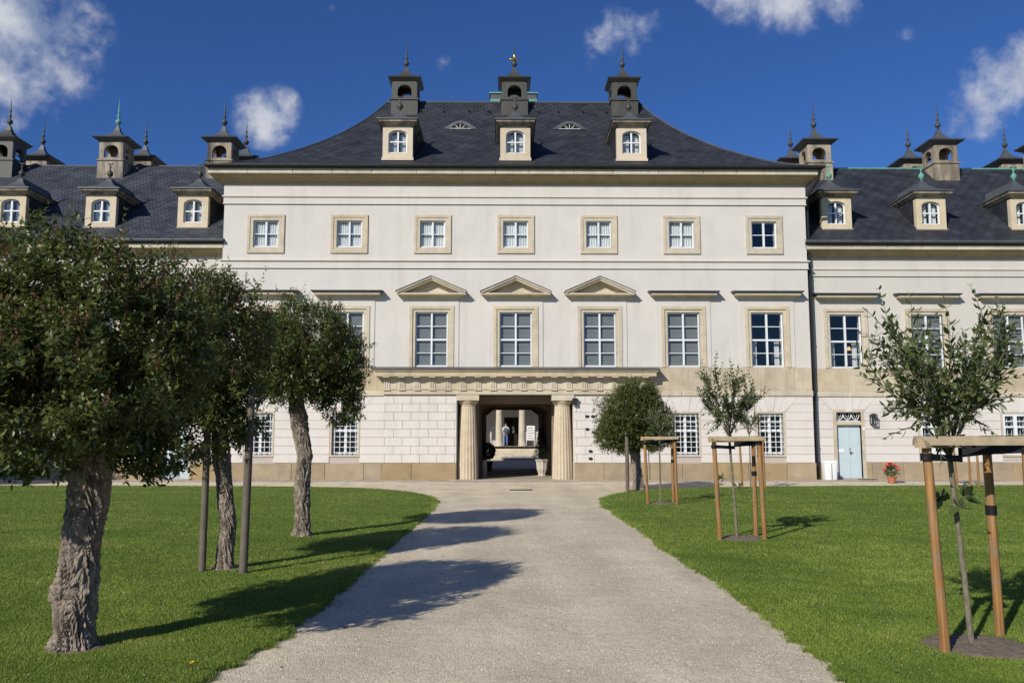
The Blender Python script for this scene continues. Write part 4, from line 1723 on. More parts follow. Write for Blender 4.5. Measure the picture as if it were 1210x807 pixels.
def wing(sgn):
    lab = ('lower cream wing with grey-blue door, beyond the tall pavilion' if False else
           ('lower slate-roofed wing with bare copper-green dormer finials' if sgn > 0 else 'lower slate-roofed wing half hidden behind the dark tree crowns'))
    b = thing('palace_wing', lab, 'building', (0, 0, 0), None)
    xa, xb = (11.9, WEND) if sgn > 0 else (-WEND, -11.9)
    bays = [sgn * w for w in WB]
    door = bays[0]
    wops = [(x - .655, x + .655, FI_Z0, FI_Z1) for x in bays]
    gb = bays[1:]
    gops = [(x - .52, x + .52, GR_Z0, GR_Z1) for x in gb]
    dop = (door - .56, door + .46, .03, 2.72)
    m = MB()
    wall_with_openings(m, xa, xb, -.02, 9.5, WY, wops + gops + [dop], .4)
    m.add([(sgn * WEND, WY, -.02), (sgn * WEND, 46.4, -.02), (sgn * WEND, 46.4, 9.5), (sgn * WEND, WY, 9.5)], [(0, 1, 2, 3)])
    m.box(xa, xb, 46.2, 46.4, -.02, 9.5)
    link('wall', m.mesh('wall', 'plaster_wing'), b)
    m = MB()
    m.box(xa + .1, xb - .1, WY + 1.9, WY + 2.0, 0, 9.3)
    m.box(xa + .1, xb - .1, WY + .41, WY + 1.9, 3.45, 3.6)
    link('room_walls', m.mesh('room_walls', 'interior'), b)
    for i, x in enumerate(bays):
        first_window(b, x, WY, False, 'drape' if i == 0 else 'blind')
        flat_hood(b, x, WY, 1.34)
    for x in gb:
        ground_window(b, x, WY, False)
    cut = [(x - .60, x + .60, GR_Z0 - .08, GR_Z1 + .08) for x in gb] + [(door - .68, door + .58, -.1, 2.82)]
    rustication(b, xa, xb, WY - .002, cut, [door - .05] + gb)
    stone_run(b, 'plinth_stone', xa, xb, WY - .07, WY - .003, -.02, .683, 1.5, 'plinth_stone', 31 + sgn, .02, [(door - .68, door + .58)])
    stone_run(b, 'band_stone', xa, xb, WY - .03, WY - .002, 3.56, 4.50, 1.5, 'sandstone', 41 + sgn, .006)
    stone_run(b, 'string_stone', xa, xb, WY - .08, WY - .002, 3.33, 3.555, 1.7, 'sandstone_pale', 51 + sgn, .03)
    # lintel band, cornice
    m = MB()
    for zz, p in ((8.58, .08),):
        m.loft_rect([(xa, xb, WY - p * .6, WY - .002, zz), (xa, xb, WY - p, WY - .002, zz + .03), (xa, xb, WY - p, WY - .002, zz + .06), (xa, xb, WY - p * .3, WY - .002, zz + .09)])
        m.box(xa, xb, WY - .035, WY - .002, zz - .25, zz - .002)
        m.box(xa, xb, WY - .05, WY - .002, zz - .25, zz - .22)
    link('string_course', m.mesh('string_course', 'plaster_wing'), b)
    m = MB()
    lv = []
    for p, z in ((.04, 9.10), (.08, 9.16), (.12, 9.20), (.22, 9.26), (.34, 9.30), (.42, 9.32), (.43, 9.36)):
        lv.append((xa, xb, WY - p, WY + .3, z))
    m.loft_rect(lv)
    link('cornice', m.mesh('cornice', 'plinth_stone'), b)  # darker stone puts the shade under the wing cornice into the colour
    stone_run(b, 'cornice_stone', xa, xb, WY - .5, WY + .3, 9.362, 9.56, 1.7, 'sandstone_pale', 61 + sgn, .02)
    m = MB()
    m.loft_rect([(xa, xb, WY - .54, WY + .3, 9.562), (xa, xb, WY - .6, WY + .3, 9.60), (xa, xb, WY - .6, WY + .3, 9.68)])
    link('eaves_board', m.mesh('eaves_board', 'iron'), b)
    m = MB()
    m.tube([(xa, WY - .64, 9.67), (xb, WY - .64, 9.67)], .06, 8)
    link('gutter', m.mesh('gutter', 'lead'), b)
    # gable roof with a slight kick at the eaves
    m = MB()
    prof = [(WY - .62, 9.70), (WY - .1, 10.0), (WY + .6, 10.48), (40.5, 14.9)]
    full = prof + [(2 * 40.5 - y, z) for y, z in prof[-2::-1]]
    nseg = 16
    for k in range(nseg + 1):
        xx = xa + (xb - xa) * k / nseg
        for y, z in full:
            m.v.append((xx, y, z))
    n = len(full)
    for k in range(nseg):
        for i in range(n - 1):
            a = k * n + i
            m.f.append((a, a + n, a + n + 1, a + 1))
    rf = link('roof', m.mesh('roof', 'slate' if sgn > 0 else 'slate_grey'), b)
    m = MB()
    m.tube([(xa, 40.5, 14.90), (xb, 40.5, 14.90)], .05, 8)
    link('ridge_capping', m.mesh('ridge_capping', 'copper' if sgn > 0 else 'lead'), rf)

    def rz(y):
        for (ya, za), (yb, zb) in zip(prof[:-1], prof[1:]):
            if ya <= y <= yb:
                return za + (zb - za) * (y - ya) / (yb - ya)
        return 14.9
    fm = 'copper' if sgn > 0 else 'dark_metal'
    for x in ((13.72, 17.78, 21.85) if sgn > 0 else (-13.66, -17.55, -21.35)):
        dormer(b, x, 35.15, 10.50, fm)
    for x in ((14.72, 20.85, 25.9) if sgn > 0 else (-14.1, -19.25, -24.5)):
        sooty = 'dark_metal' if x < -20 else 'soot_stone'
        chimney_tower(b, x, 39.95, 14.0, sooty, 'copper' if x == -19.25 else 'dark_metal', hw=.58)
        chimney_tower(b, x - .35 * sgn, 42.3, 13.85, 'soot_stone', 'dark_metal', hw=.58)
    # door
    m = MB()
    m.box(door - .68, door - .56, WY - .05, WY + .3, 0, 2.84)
    m.box(door + .46, door + .58, WY - .05, WY + .3, 0, 2.84)
    m.box(door - .56, door + .46, WY - .05, WY + .3, 2.72, 2.84)
    m.box(door - .56, door + .46, WY - .03, WY + .3, 2.20, 2.34)
    d = link('door', m.mesh('door', 'sandstone_casing'), b)
    m = MB()
    for s in (-1, 1):
        cx = door - .05 + s * .2535
        m.box(cx - .25, cx + .25, WY + .12, WY + .17, .05, 2.19)
        for z0, z1 in ((.14, .70), (.78, 1.32), (1.40, 2.08)):
            m.loft_rect([(cx - .17, cx + .17, WY + .112, WY + .12, z0), (cx - .17, cx + .17, WY + .112, WY + .12, z1)])
            m.box(cx - .20, cx + .20, WY + .114, WY + .1195, z0 - .03, z1 + .03)
    m.box(door - .085, door - .015, WY + .10, WY + .119, .06, 2.18)
    lf = link('door_leaves', m.mesh('door_leaves', 'door_paint'), d)
    m = MB()
    m.box(door + .0, door + .03, WY + .06, WY + .10, 1.02, 1.14)
    m.tube([(door + .015, WY + .075, 1.08), (door + .11, WY + .065, 1.08)], .012, 6)
    m.lathe([(.02, 1.22), (.03, 1.24), (.02, 1.26)], 8, door, WY + .09)
    link('door_handle', m.mesh('door_handle', 'iron'), d)
    m = MB()
    m.box(door - .50, door - .24, WY + .085, WY + .111, 1.09, 1.22)
    link('letter_plate', m.mesh('letter_plate', 'plastic_white'), d)
    m = MB()
    m.box(door - .555, door + .455, WY + .13, WY + .15, 2.345, 2.715)
    link('pane', m.mesh('pane', 'interior'), d)
    m = MB()
    for k in range(3):
        cx = door - .05 + (k - 1) * .335
        pts = [(cx + .16 * math.cos(a), WY + .11, 2.66 - .26 * abs(math.sin(a))) for a in [math.pi * i / 10 for i in range(11)]]
        m.tube(pts, .017, 6)
        m.tube([(cx - .10, WY + .11, 2.70), (cx, WY + .11, 2.42), (cx + .1, WY + .11, 2.70)], .012, 6)
    m.box(door - .555, door + .455, WY + .10, WY + .12, 2.345, 2.375)
    m.box(door - .555, door + .455, WY + .10, WY + .12, 2.69, 2.714)
    link('fanlight_tracery', m.mesh('fanlight_tracery', 'white_paint'), d)
    m = MB()
    m.loft_rect([(door - .75, door + .65, WY - .42, WY - .0, -.02), (door - .75, door + .65, WY - .42, WY - .0, .055), (door - .74, door + .64, WY - .41, WY - .0, .065)])
    link('doorstep', m.mesh('doorstep', 'slab'), b)
    # wall lamp
    m = MB()
    lx = door + .92
    m.box(lx - .02, lx + .02, WY - .06, WY - .03, 2.25, 2.62)
    for qx in (-.11, .11):
        for qy in (-.26, -.06):
            m.box(lx + qx - .012, lx + qx + .012, WY + qy - .012, WY + qy + .012, 2.25, 2.58)
    m.loft_rect([(lx - .14, lx + .14, WY - .30, WY - .03, 2.58), (lx - .05, lx + .05, WY - .2, WY - .1, 2.66)])
    m.box(lx - .12, lx + .12, WY - .28, WY - .05, 2.22, 2.25)
    wl = link('wall_lamp', m.mesh('wall_lamp', 'iron'), b)
    m = MB()
    m.box(lx - .10, lx + .10, WY - .255, WY - .075, 2.255, 2.575)
    link('lamp_glass', m.mesh('lamp_glass', 'glass'), wl)
    m = MB()
    m.box(lx - .42, lx - .34, WY - .055, WY - .04, 2.0, 2.10)
    link('number_plate', m.mesh('number_plate', 'plastic_white'), b)
    return b


rw = wing(1)
lw = wing(-1)

# ------------------------------------------------------------------ palace across the courtyard, seen through the passage
fp = thing('courtyard_palace', 'shaded palace front with pale columns and dark door beyond the passage', 'building', (0, 68, 0))
FO = Vector((0, 68, 0))
m = MB()
wall_with_openings(m, -16, 16, .9, 11, 1.0, [(-.42, .80, .99, 3.3)] + [(a - .5, a + .5, 2.0, 4.2) for a in (-9, -6, 6.2, 9.2)], .5)
m.box(-16, 16, 1.5, 9, 11.0, 11.02)
m.box(-16, -15.5, 1.5, 9, 0, 11)
m.box(15.5, 16, 1.5, 9, 0, 11)
link('wall', m.mesh('wall', 'far_plaster'), fp)
m = MB()
m.box(-15, 15, 2.6, 2.7, .9, 10)
link('room_walls', m.mesh('room_walls', 'interior'), fp)
m = MB()
m.poly_x([(.2, 11), (5, 15.5), (9.5, 11)], -16.6, 16.6)
link('roof', m.mesh('roof', 'far_roof'), fp)
for k in range(6):      # broad steps
    m = MB()
    m.loft_rect([(-6.5, 6.5, -4.6 + k * .34, -2.2, k * .165), (-6.5, 6.5, -4.6 + k * .34, -2.2, k * .165 + .15), (-6.48, 6.48, -4.58 + k * .34, -2.2, k * .165 + .164)])
    link('step', m.mesh('step', 'sandstone_pale'), fp)
m = MB()
m.box(-6.5, 6.5, -2.9, 1.4, 0, .992)
link('terrace', m.mesh('terrace', 'slab'), fp)
for k in range(-3, 3):
    xx = .08 + 1.77 * (k + .5)
    def sh2():
        q = MB()
        q.lathe([(.34, 0), (.34, .06), (.29, .08), (.28, .5), (.265, 1.6), (.22, 3.6), (.21, 3.8), (.30, 3.95), (.30, 4.05)], 24)
        return q.mesh('column', 'sandstone_pale', True)
    link('column', cached('farcol', sh2), fp, (xx, -2.45, .992))
m = MB()
m.box(-6.2, 6.4, -2.85, 1.0, 5.05, 5.9)
m.box(-6.5, 6.7, -3.1, 1.0, 5.9, 6.15)
link('entablature', m.mesh('entablature', 'far_plaster'), fp)
m = MB()
for s in (-1, 1):
    cx = .19 + s * .3
    m.box(cx - .29, cx + .29, 1.25, 1.32, 1.0, 3.28)
d = link('door', m.mesh('door', 'dark_wood'), fp)
m = MB()
m.box(.22, .40, 1.20, 1.245, 2.35, 2.55)
m.box(.24, .42, 1.20, 1.245, 2.02, 2.28)
link('door_notice', m.mesh('door_notice', 'sign_board'), d)


def notice(x, y, w, z1, label, seed):
    t = thing('notice_board', label, 'sign', (x, y, .992))
    q = MB()
    q.box(-w / 2, w / 2, -.02, .02, .45, z1)
    link('panel', q.mesh('panel', 'sign_board'), t)
    q = MB()
    for s in (-1, 1):
        q.box(s * (w / 2 - .05) - .02, s * (w / 2 - .05) + .02, .02, .06, 0, z1 - .1)
        q.box(s * (w / 2 - .05) - .03, s * (w / 2 - .05) + .03, -.15, .2, 0, .03)
    link('stand', q.mesh('stand', 'iron'), t)
    q = MB()
    rr = random.Random(seed)
    for k in range(5):
        wd = w * rr.uniform(.5, .8)
        q.box(-w * .4, -w * .4 + wd, -.024, -.0205, z1 - .2 - k * .2, z1 - .16 - k * .2)
    link('print_lines', q.mesh('print_lines', 'print_ink'), t)


notice(1.72, 67.4, .72, 1.60, 'white notice board behind the far column right of the dark door', 1)
notice(-1.15, 67.4, .55, 1.50, 'white notice board behind the far column left of the dark door', 2)

# ------------------------------------------------------------------ foliage kit


def leaf_arrays(P0, A, S, L, W, tint, simple=False, droop=.12):
    """one leaf per row: base P0, axis A, side S (unit vectors), length L, width W"""
    N_ = np.cross(A, S)
    n = len(P0)
    if simple:
        par = [(0, 0, 0), (.42, -.5, .10), (.42, .5, .10), (1, 0, -.06)]
        F = np.array([[0, 2, 3], [0, 3, 1]])
    else:
        par = [(0, 0, 0), (.28, -.46, .13), (.28, .46, .13), (.66, -.36, .06), (.66, .36, .06), (1, 0, -.16), (.30, 0, .02), (.66, 0, -.03)]
        F = np.array([[0, 6, 1], [0, 2, 6], [1, 6, 7], [1, 7, 3], [6, 2, 4], [6, 4, 7], [3, 7, 5], [7, 4, 5]])
    k = len(par)
    V = np.zeros((n, k, 3))
    for i, (a, b, c) in enumerate(par):
        V[:, i] = P0 + A * (a * L)[:, None] + S * (b * W)[:, None] + N_ * (c * W)[:, None]
        V[:, i, 2] -= droop * a * a * L
    Fs = (np.arange(n)[:, None, None] * k + F[None]).reshape(-1, 3)
    return V.reshape(-1, 3), Fs, np.repeat(tint, k)


def unit(a):
    return a / (np.linalg.norm(a, axis=-1, keepdims=True) + 1e-9)


def twig_leaves(rs, base, dirs, lens, pairs, leaf_len, ratio, spread=.95, simple=False, tint_base=None, jitter=.35):
    """opposite leaf pairs up each twig, every pair turned a quarter"""
    P0, A, S, LL, T = [], [], [], [], []
    n = len(base)
    ref = unit(np.cross(dirs, rs.normal(0, 1, (n, 3))))
    ref2 = np.cross(dirs, ref)
    own = rs.normal(0, .15, n)
    for k in range(pairs):
        t = (k + .5) / pairs
        p = base + dirs * (lens * t)[:, None]
        q = ref if k % 2 == 0 else ref2
        for s in (-1, 1):
            ax = unit(dirs * math.cos(spread) + q * (s * math.sin(spread)) + rs.normal(0, jitter, (n, 3)) * .5)
            sd = unit(np.cross(ax, unit(np.array([0, 0, 1.0]) + rs.normal(0, jitter, (n, 3)))))
            P0.append(p); A.append(ax); S.append(sd)
            LL.append(leaf_len * rs.uniform(.65, 1.2, n) * (1 - .35 * t * t))
            tb = .45 if tint_base is None else tint_base
            T.append(np.clip(tb + own + .22 * (t - .4) + rs.normal(0, .14, n), 0, 1))
    P0 = np.concatenate(P0); A = np.concatenate(A); S = np.concatenate(S); LL = np.concatenate(LL); T = np.concatenate(T)
    return leaf_arrays(P0, A, S, LL, LL * ratio, T, simple)


def merge(parts):
    V, F, T = [], [], []
    off = 0
    for v, f, t in parts:
        V.append(v); F.append(f + off); T.append(t)
        off += len(v)
    return np.concatenate(V), np.concatenate(F), np.concatenate(T)


def sample_crown(rs, lobes, n, clump=.16):
    """points and outward directions in lumpy overlapping ellipsoids"""
    vol = np.array([l[3] * l[4] * l[5] for l in lobes]) ** .75
    pick = rs.choice(len(lobes), n * 3, p=vol / vol.sum())
    lob = np.array(lobes)[pick]
    d = unit(rs.normal(0, 1, (len(pick), 3)))
    r = np.where(rs.rand(len(pick)) < .72, rs.uniform(.74, 1.0, len(pick)), rs.uniform(.25, .8, len(pick)))
    lump = np.array([mnoise.noise(Vector(tuple(q * 2.3 + pk * 3.7))) * .26 + mnoise.noise(Vector(tuple(q * 5.2 + 9.1 + pk))) * .14 for q, pk in zip(d, pick)])
    r = r * (1 + lump)
    p = lob[:, :3] + d * lob[:, 3:6] * r[:, None]
    dens = np.array([mnoise.noise(Vector(tuple(q * 2.6))) for q in p])
    keep = (dens > -clump) & (p[:, 2] > .9)
    p, d = p[keep][:n], d[keep][:n]
    return p, d


def twisted_trunk(pts, radii, turns, seed, seg=120, rows=150, strands=8):
    """bark ridges wound round a thick stem like a rope"""
    mb = MB()
    pts = [Vector(q) for q in pts]
    m_ = len(pts) - 1
    for r_ in range(rows + 1):
        t = r_ / rows * m_
        i = min(int(t), m_ - 1)
        f = t - i
        f2 = f * f * (3 - 2 * f)
        c = pts[i].lerp(pts[i + 1], f2)
        rad = radii[i] + (radii[i + 1] - radii[i]) * f2
        for k in range(seg):
            a = 2 * math.pi * k / seg
            wav = mnoise.noise(Vector((math.cos(a) * 1.1 + seed, math.sin(a) * 1.1, c.z * 2.6)))
            b = a + turns * c.z + 1.0 * wav
            q = Vector((math.cos(b), math.sin(b), 0))
            low = mnoise.noise(Vector((math.cos(a) * .9 + seed, math.sin(a) * .9, c.z * 2.4 + 5)))
            rope = abs(math.sin(b * strands / 2 + 1.1 * mnoise.noise(Vector((q.x * 2 + seed, q.y * 2, c.z * 2.0)))))
            strip = abs(mnoise.noise(Vector((q.x * 9, q.y * 9 + seed, c.z * 2.2))))
            flake = mnoise.noise(Vector((q.x * 26, q.y * 26 + seed, c.z * 7.0)))
            cross = mnoise.noise(Vector((q.x * 5, q.y * 5 + seed, c.z * 16.0)))
            crack = abs(mnoise.noise(Vector((q.x * 4.5 + seed, q.y * 4.5, c.z * 4.5 + 3))))
            root = max(0, .12 - c.z) * 3.2 * (.5 + .5 * math.sin(a * 5 + seed * 3 + 1.5 * wav))
            rr = rad * (1 + .17 * low + .08 * (rope ** .7 - .6) - .30 * strip - .16 * max(0, .25 - crack) * 3 + .10 * flake + .08 * cross + .14 + root)
            kn = max(0, mnoise.noise(Vector((math.cos(a) * 1.7, math.sin(a) * 1.7, c.z * 3.4 + seed * 2))) - .28)
            rr *= 1 + .5 * kn
            mb.v.append((c.x + rr * math.cos(a), c.y + rr * math.sin(a), c.z))
    for r_ in range(rows):
        for k in range(seg):
            j = (k + 1) % seg
            mb.f.append((r_ * seg + k, r_ * seg + j, (r_ + 1) * seg + j, (r_ + 1) * seg + k))
    mb.f.append(tuple(range(rows * seg, rows * seg + seg)))
    return mb


def bushy_tree(label, loc, trunk_pts, trunk_r, turns, lobes, ntwig, leaf, seed, pairs=5, simple=False, seeds=40, gap=.2, shoots=30, name='lilac_tree', limbs=9, rs_tint=.42, group=None, low=.9):
    t = thing(name, label, 'tree', loc, group)
    rs = np.random.RandomState(seed)
    mb = twisted_trunk(trunk_pts, trunk_r, turns, seed * .37)
    link('trunk', mb.mesh('trunk', 'bark'), t)
    top = Vector(trunk_pts[-1])
    # limbs reaching into the crown
    p, d = sample_crown(rs, lobes, limbs * 4)
    mb = MB()
    for k in range(limbs):
        e = Vector(p[k])
        mid = top.lerp(e, .5) + Vector((rs.normal(0, .08), rs.normal(0, .08), .12))
        r0 = trunk_r[-1] * rs.uniform(.28, .42)
        mb.tube([top - Vector((0, 0, .12)), top.lerp(mid, .5) + Vector((rs.normal(0, .03), rs.normal(0, .03), .04)), mid, e], [r0, r0 * .75, r0 * .5, r0 * .2], 7)
        for q in range(3):
            e2 = Vector(p[limbs + k * 3 + q])
            s_ = mid.lerp(e, rs.uniform(.1, .8))
            if (e2 - s_).length < 1.2:
                mb.tube([s_, s_.lerp(e2, .5) + Vector((0, 0, .05)), e2], [r0 * .3, r0 * .2, r0 * .08], 5)
    link('limbs', mb.mesh('limbs', 'bark', True), t)
    p, d = sample_crown(rs, lobes, ntwig, gap)
    n = len(p)
    dirs = unit(d * .8 + rs.normal(0, .55, (n, 3)) + np.array([0, 0, .35]))
    lens = rs.uniform(.13, .27, n) * (leaf / .07)
    parts = [twig_leaves(rs, p - dirs * (lens * .5)[:, None], dirs, lens, pairs, leaf, .50, 1.0, simple, rs_tint)]
    # upright young shoots breaking the outline
    if shoots:
        p, d = sample_crown(rs, lobes, shoots * 8)
        ok = d[:, 2] > .25
        p, d = p[ok][:shoots], d[ok][:shoots]
        n = len(p)
        dirs = unit(d * .35 + np.array([0, 0, 1.0]) + rs.normal(0, .15, (n, 3)))
        lens = rs.uniform(.22, .5, n) * (leaf / .07)
        parts.append(twig_leaves(rs, p, dirs, lens, pairs + 2, leaf * .8, .5, .75, simple, rs_tint + .1))
    V, F, T = merge(parts)
    me = bpy.data.meshes.new('crown')
    fast_mesh(me, V, F, T)
    me.materials.append(MATS['leaf'])
    link('crown', me, t)
    if seeds:
        p, d = sample_crown(rs, lobes, seeds * 6)
        ok = d[:, 2] > -.1
        p, d = p[ok][:seeds], d[ok][:seeds]
        n = len(p)
        dirs = unit(d * .4 + np.array([0, 0, 1.0]) + rs.normal(0, .3, (n, 3)))
        lens = rs.uniform(.12, .22, n) * (leaf / .07)
        V, F, T = twig_leaves(rs, p + d * .03, dirs, lens, 12, .032 * leaf / .07, .7, .7, True, .5)
        me = bpy.data.meshes.new('seed_heads')
        fast_mesh(me, V, F, T)
        me.materials.append(MATS['seed_head'])
        link('seed_heads', me, t)['kind'] = 'stuff'
    return t


def W(lobes, loc):
    return lobes


bushy_tree('dark leafy tree on the thickest twisted trunk, nearest the start of the gravel path', (-3.96, 7.09, 0),
           [(-.02, 0, -.03), (-.02, .01, .15), (-.02, .0, .45), (.0, .02, .8), (.03, .02, 1.15), (.04, .03, 1.5), (.03, .03, 1.8)], [.165, .145, .145, .135, .15, .15, .10], 2.6,
           [(-.15, .05, 2.60, 1.02, 1.0, .86), (.28, .1, 2.40, .68, .8, .66), (-.75, -.1, 2.35, .7, .7, .8), (-.62, -.15, 1.72, .48, .5, .38), (.50, .1, 1.66, .42, .42, .30), (-.9, .2, 3.0, .55, .5, .5), (.0, .0, 1.85, .6, .6, .42), (.30, -.75, 2.1, .62, .55, .55), (-.45, -.75, 2.1, .65, .55, .6), (.12, -1.12, 1.95, .58, .45, .45)],
           7000, .070, 21, 5, False, 300, gap=.16, shoots=120)
bushy_tree('dark leafy tree between two grey posts, its trunk slender and rope-twisted', (-4.09, 11.19, 0),
           [(0, 0, -.03), (0, .0, .2), (.02, .0, .6), (-.05, .02, 1.1), (-.12, .02, 1.6), (-.14, .02, 1.9)], [.115, .098, .095, .095, .10, .08], 3.4,
           [(-.50, -.15, 2.95, .98, 1.1, 1.05), (-.40, -.1, 1.95, .72, .8, .55), (.02, -.1, 3.05, .5, .8, .75), (-.9, .1, 2.4, .6, .7, .8), (.05, -.2, 2.2, .48, .7, .65)],
           4900, .068, 22, 5, False, 240, gap=.2, shoots=80)
bushy_tree('rounded leafy tree with leaning knotty pale trunk before the palace windows', (-3.96, 14.87, 0),
           [(0, 0, -.03), (.0, .0, .3), (-.03, .0, .8), (.0, .02, 1.4), (-.12, .02, 2.0), (-.20, .02, 2.45)], [.15, .125, .12, .115, .125, .12], 2.8,
           [(-.05, -.1, 3.20, 1.0, 1.1, .98), (.48, -.1, 2.95, .62, .8, .75), (-.55, .0, 3.05, .6, .7, .75), (.60, .0, 2.25, .42, .45, .36)],
           5200, .064, 23, 5, False, 90, gap=.26, shoots=80)
bushy_tree('compact round-headed tree on dark trunk beside the passage and the gravel corner', (3.84, 27.36, 0),
           [(0, 0, -.03), (-.02, .0, .3), (-.1, .0, .9), (-.12, .02, 1.5)], [.20, .16, .14, .15], 4.0,
           [(-.15, .05, 2.35, 1.18, 1.1, 1.08), (-.62, 0, 1.75, .82, .8, .58), (.38, .0, 1.85, .82, .8, .62), (.0, 0, 3.0, .75, .7, .55)],
           5600, .085, 24, 5, True, 0, gap=.5, shoots=70)


bushy_tree('broad tall tree at the far corner of the lawn, shading the wing', (-23.2, 28.2, 0),
           [(0, 0, -.03), (.0, .0, .4), (.05, .0, 1.5), (.0, .02, 2.6)], [.34, .28, .25, .26], 1.5,
           [(0, 0, 4.6, 2.6, 2.6, 1.9), (.9, .4, 3.6, 1.8, 1.8, 1.2), (-1.0, -.3, 3.8, 1.8, 1.8, 1.3)],
           4200, .16, 25, 5, True, 0, shoots=30, name='shade_tree')


def grey_post(label, loc, h, r=.05, mat='post_grey', lean=(0, 0)):
    q = MB()
    q.lathe([(r * 1.02, -.05), (r, .3), (r * .97, h * .6), (r * .95, h - .03), (r * .7, h)], 14)
    me = smooth_angle(q.mesh('wooden_post', mat))
    o = thing('wooden_post', label, 'post', loc, 'grey support posts beside the trees', me)
    o.rotation_euler = (lean[1], lean[0], 0)
    return o


grey_post('slim grey wooden post on the lawn side of the rope-twisted trunk', (-4.31, 10.99, 0), 2.15, .045)
grey_post('grey wooden post between the rope-twisted trunk and the gravel path', (-3.75, 10.85, 0), 2.35, .052, 'post_grey', (.012, 0))
grey_post('short dark wooden post beside the compact round-headed tree', (3.36, 26.6, 0), 1.75, .06)


# ------------------------------------------------------------------ staked young trees
def stake_frame(label, loc, far=False, seed=0):
    t = thing('stake_frame', label, 'tree stake', loc, 'wooden stake frames round the young trees')
    rr = random.Random(seed)
    pts = [(-.36, -.20), (.38, -.20), (.40, .36)]
    tops = []
    for k, (a, b) in enumerate(pts):
        lx, ly = rr.uniform(-.05, .02), rr.uniform(-.02, .03)
        if k == 0:
            lx = -.055
        q = MB()
        hh = 1.62
        q.tube([(0, 0, -.05), (lx * .3, ly * .3, .5), (lx * .7, ly * .7, 1.1), (lx, ly, hh)], [.039, .038, .037, .036], 14)
        link('post', smooth_angle(q.mesh('post', 'stake_wood')), t, (a, b, 0))
        tops.append(Vector((a + lx, b + ly, hh)))
    for k in range(3):
        a, b = tops[k], tops[(k + 1) % 3]
        d = (b - a).normalized()
        s = Vector((-d.y, d.x, 0))
        a2, b2 = a - d * .09, b + d * .09
        zoff = .002 + (.0 if k == 0 else .004 * k)
        q = MB()
        n = 8
        ring = [(.048 * math.cos(math.pi * i / n), .075 * math.sin(math.pi * i / n)) for i in range(n + 1)]
        vs = [a2 + s * u + Vector((0, 0, v + zoff - (.03 if k == 2 else 0))) for u, v in ring] + [b2 + s * u + Vector((0, 0, v + zoff - (.03 if k == 2 else 0))) for u, v in ring]
        m_ = n + 1
        fs = [tuple(range(m_)), tuple(range(2 * m_ - 1, m_ - 1, -1))]
        for i in range(m_):
            j = (i + 1) % m_
            fs.append((i, i + m_, j + m_, j))
        q.add(vs, fs)
        link('rail', smooth_angle(q.mesh('rail', 'rail_wood'), 50), t)
    # black rubber straps from posts to stem
    st = Vector((0.0, .08, 1.5))
    for k, (p, z, hgt) in enumerate(((tops[0], 1.50, .055), (tops[1], 1.56, .075), (tops[2], 1.54, .05))):
        q = MB()
        a = Vector((p.x, p.y - .045, z)); b = Vector((st.x, st.y - .03, z - .02))
        a3 = Vector((p.x, p.y + .045, z)); b3 = Vector((st.x, st.y + .03, z - .02))
        for u, v in ((a, b), (a3, b3)):
            q.add([u, v, v + Vector((0, 0, hgt)), u + Vector((0, 0, hgt)), u + Vector((0, .006, 0)), v + Vector((0, .006, 0)), v + Vector((0, .006, hgt)), u + Vector((0, .006, hgt))],
                  [(0, 1, 2, 3), (7, 6, 5, 4), (0, 4, 5, 1), (3, 2, 6, 7), (0, 3, 7, 4), (1, 5, 6, 2)])
        q.lathe([(.049, z - .003), (.049, z + hgt + .003)], 14, p.x, p.y)
        link('strap', q.mesh('strap', 'rubber'), t)
    # dark wrap low on the back post
    q = MB()
    q.lathe([(.046, 1.02), (.046, 1.10)], 14, pts[2][0] + (tops[2].x - pts[2][0]) * .65, pts[2][1] + (tops[2].y - pts[2][1]) * .65)
    link('strap', q.mesh('strap', 'rubber'), t)
    return t


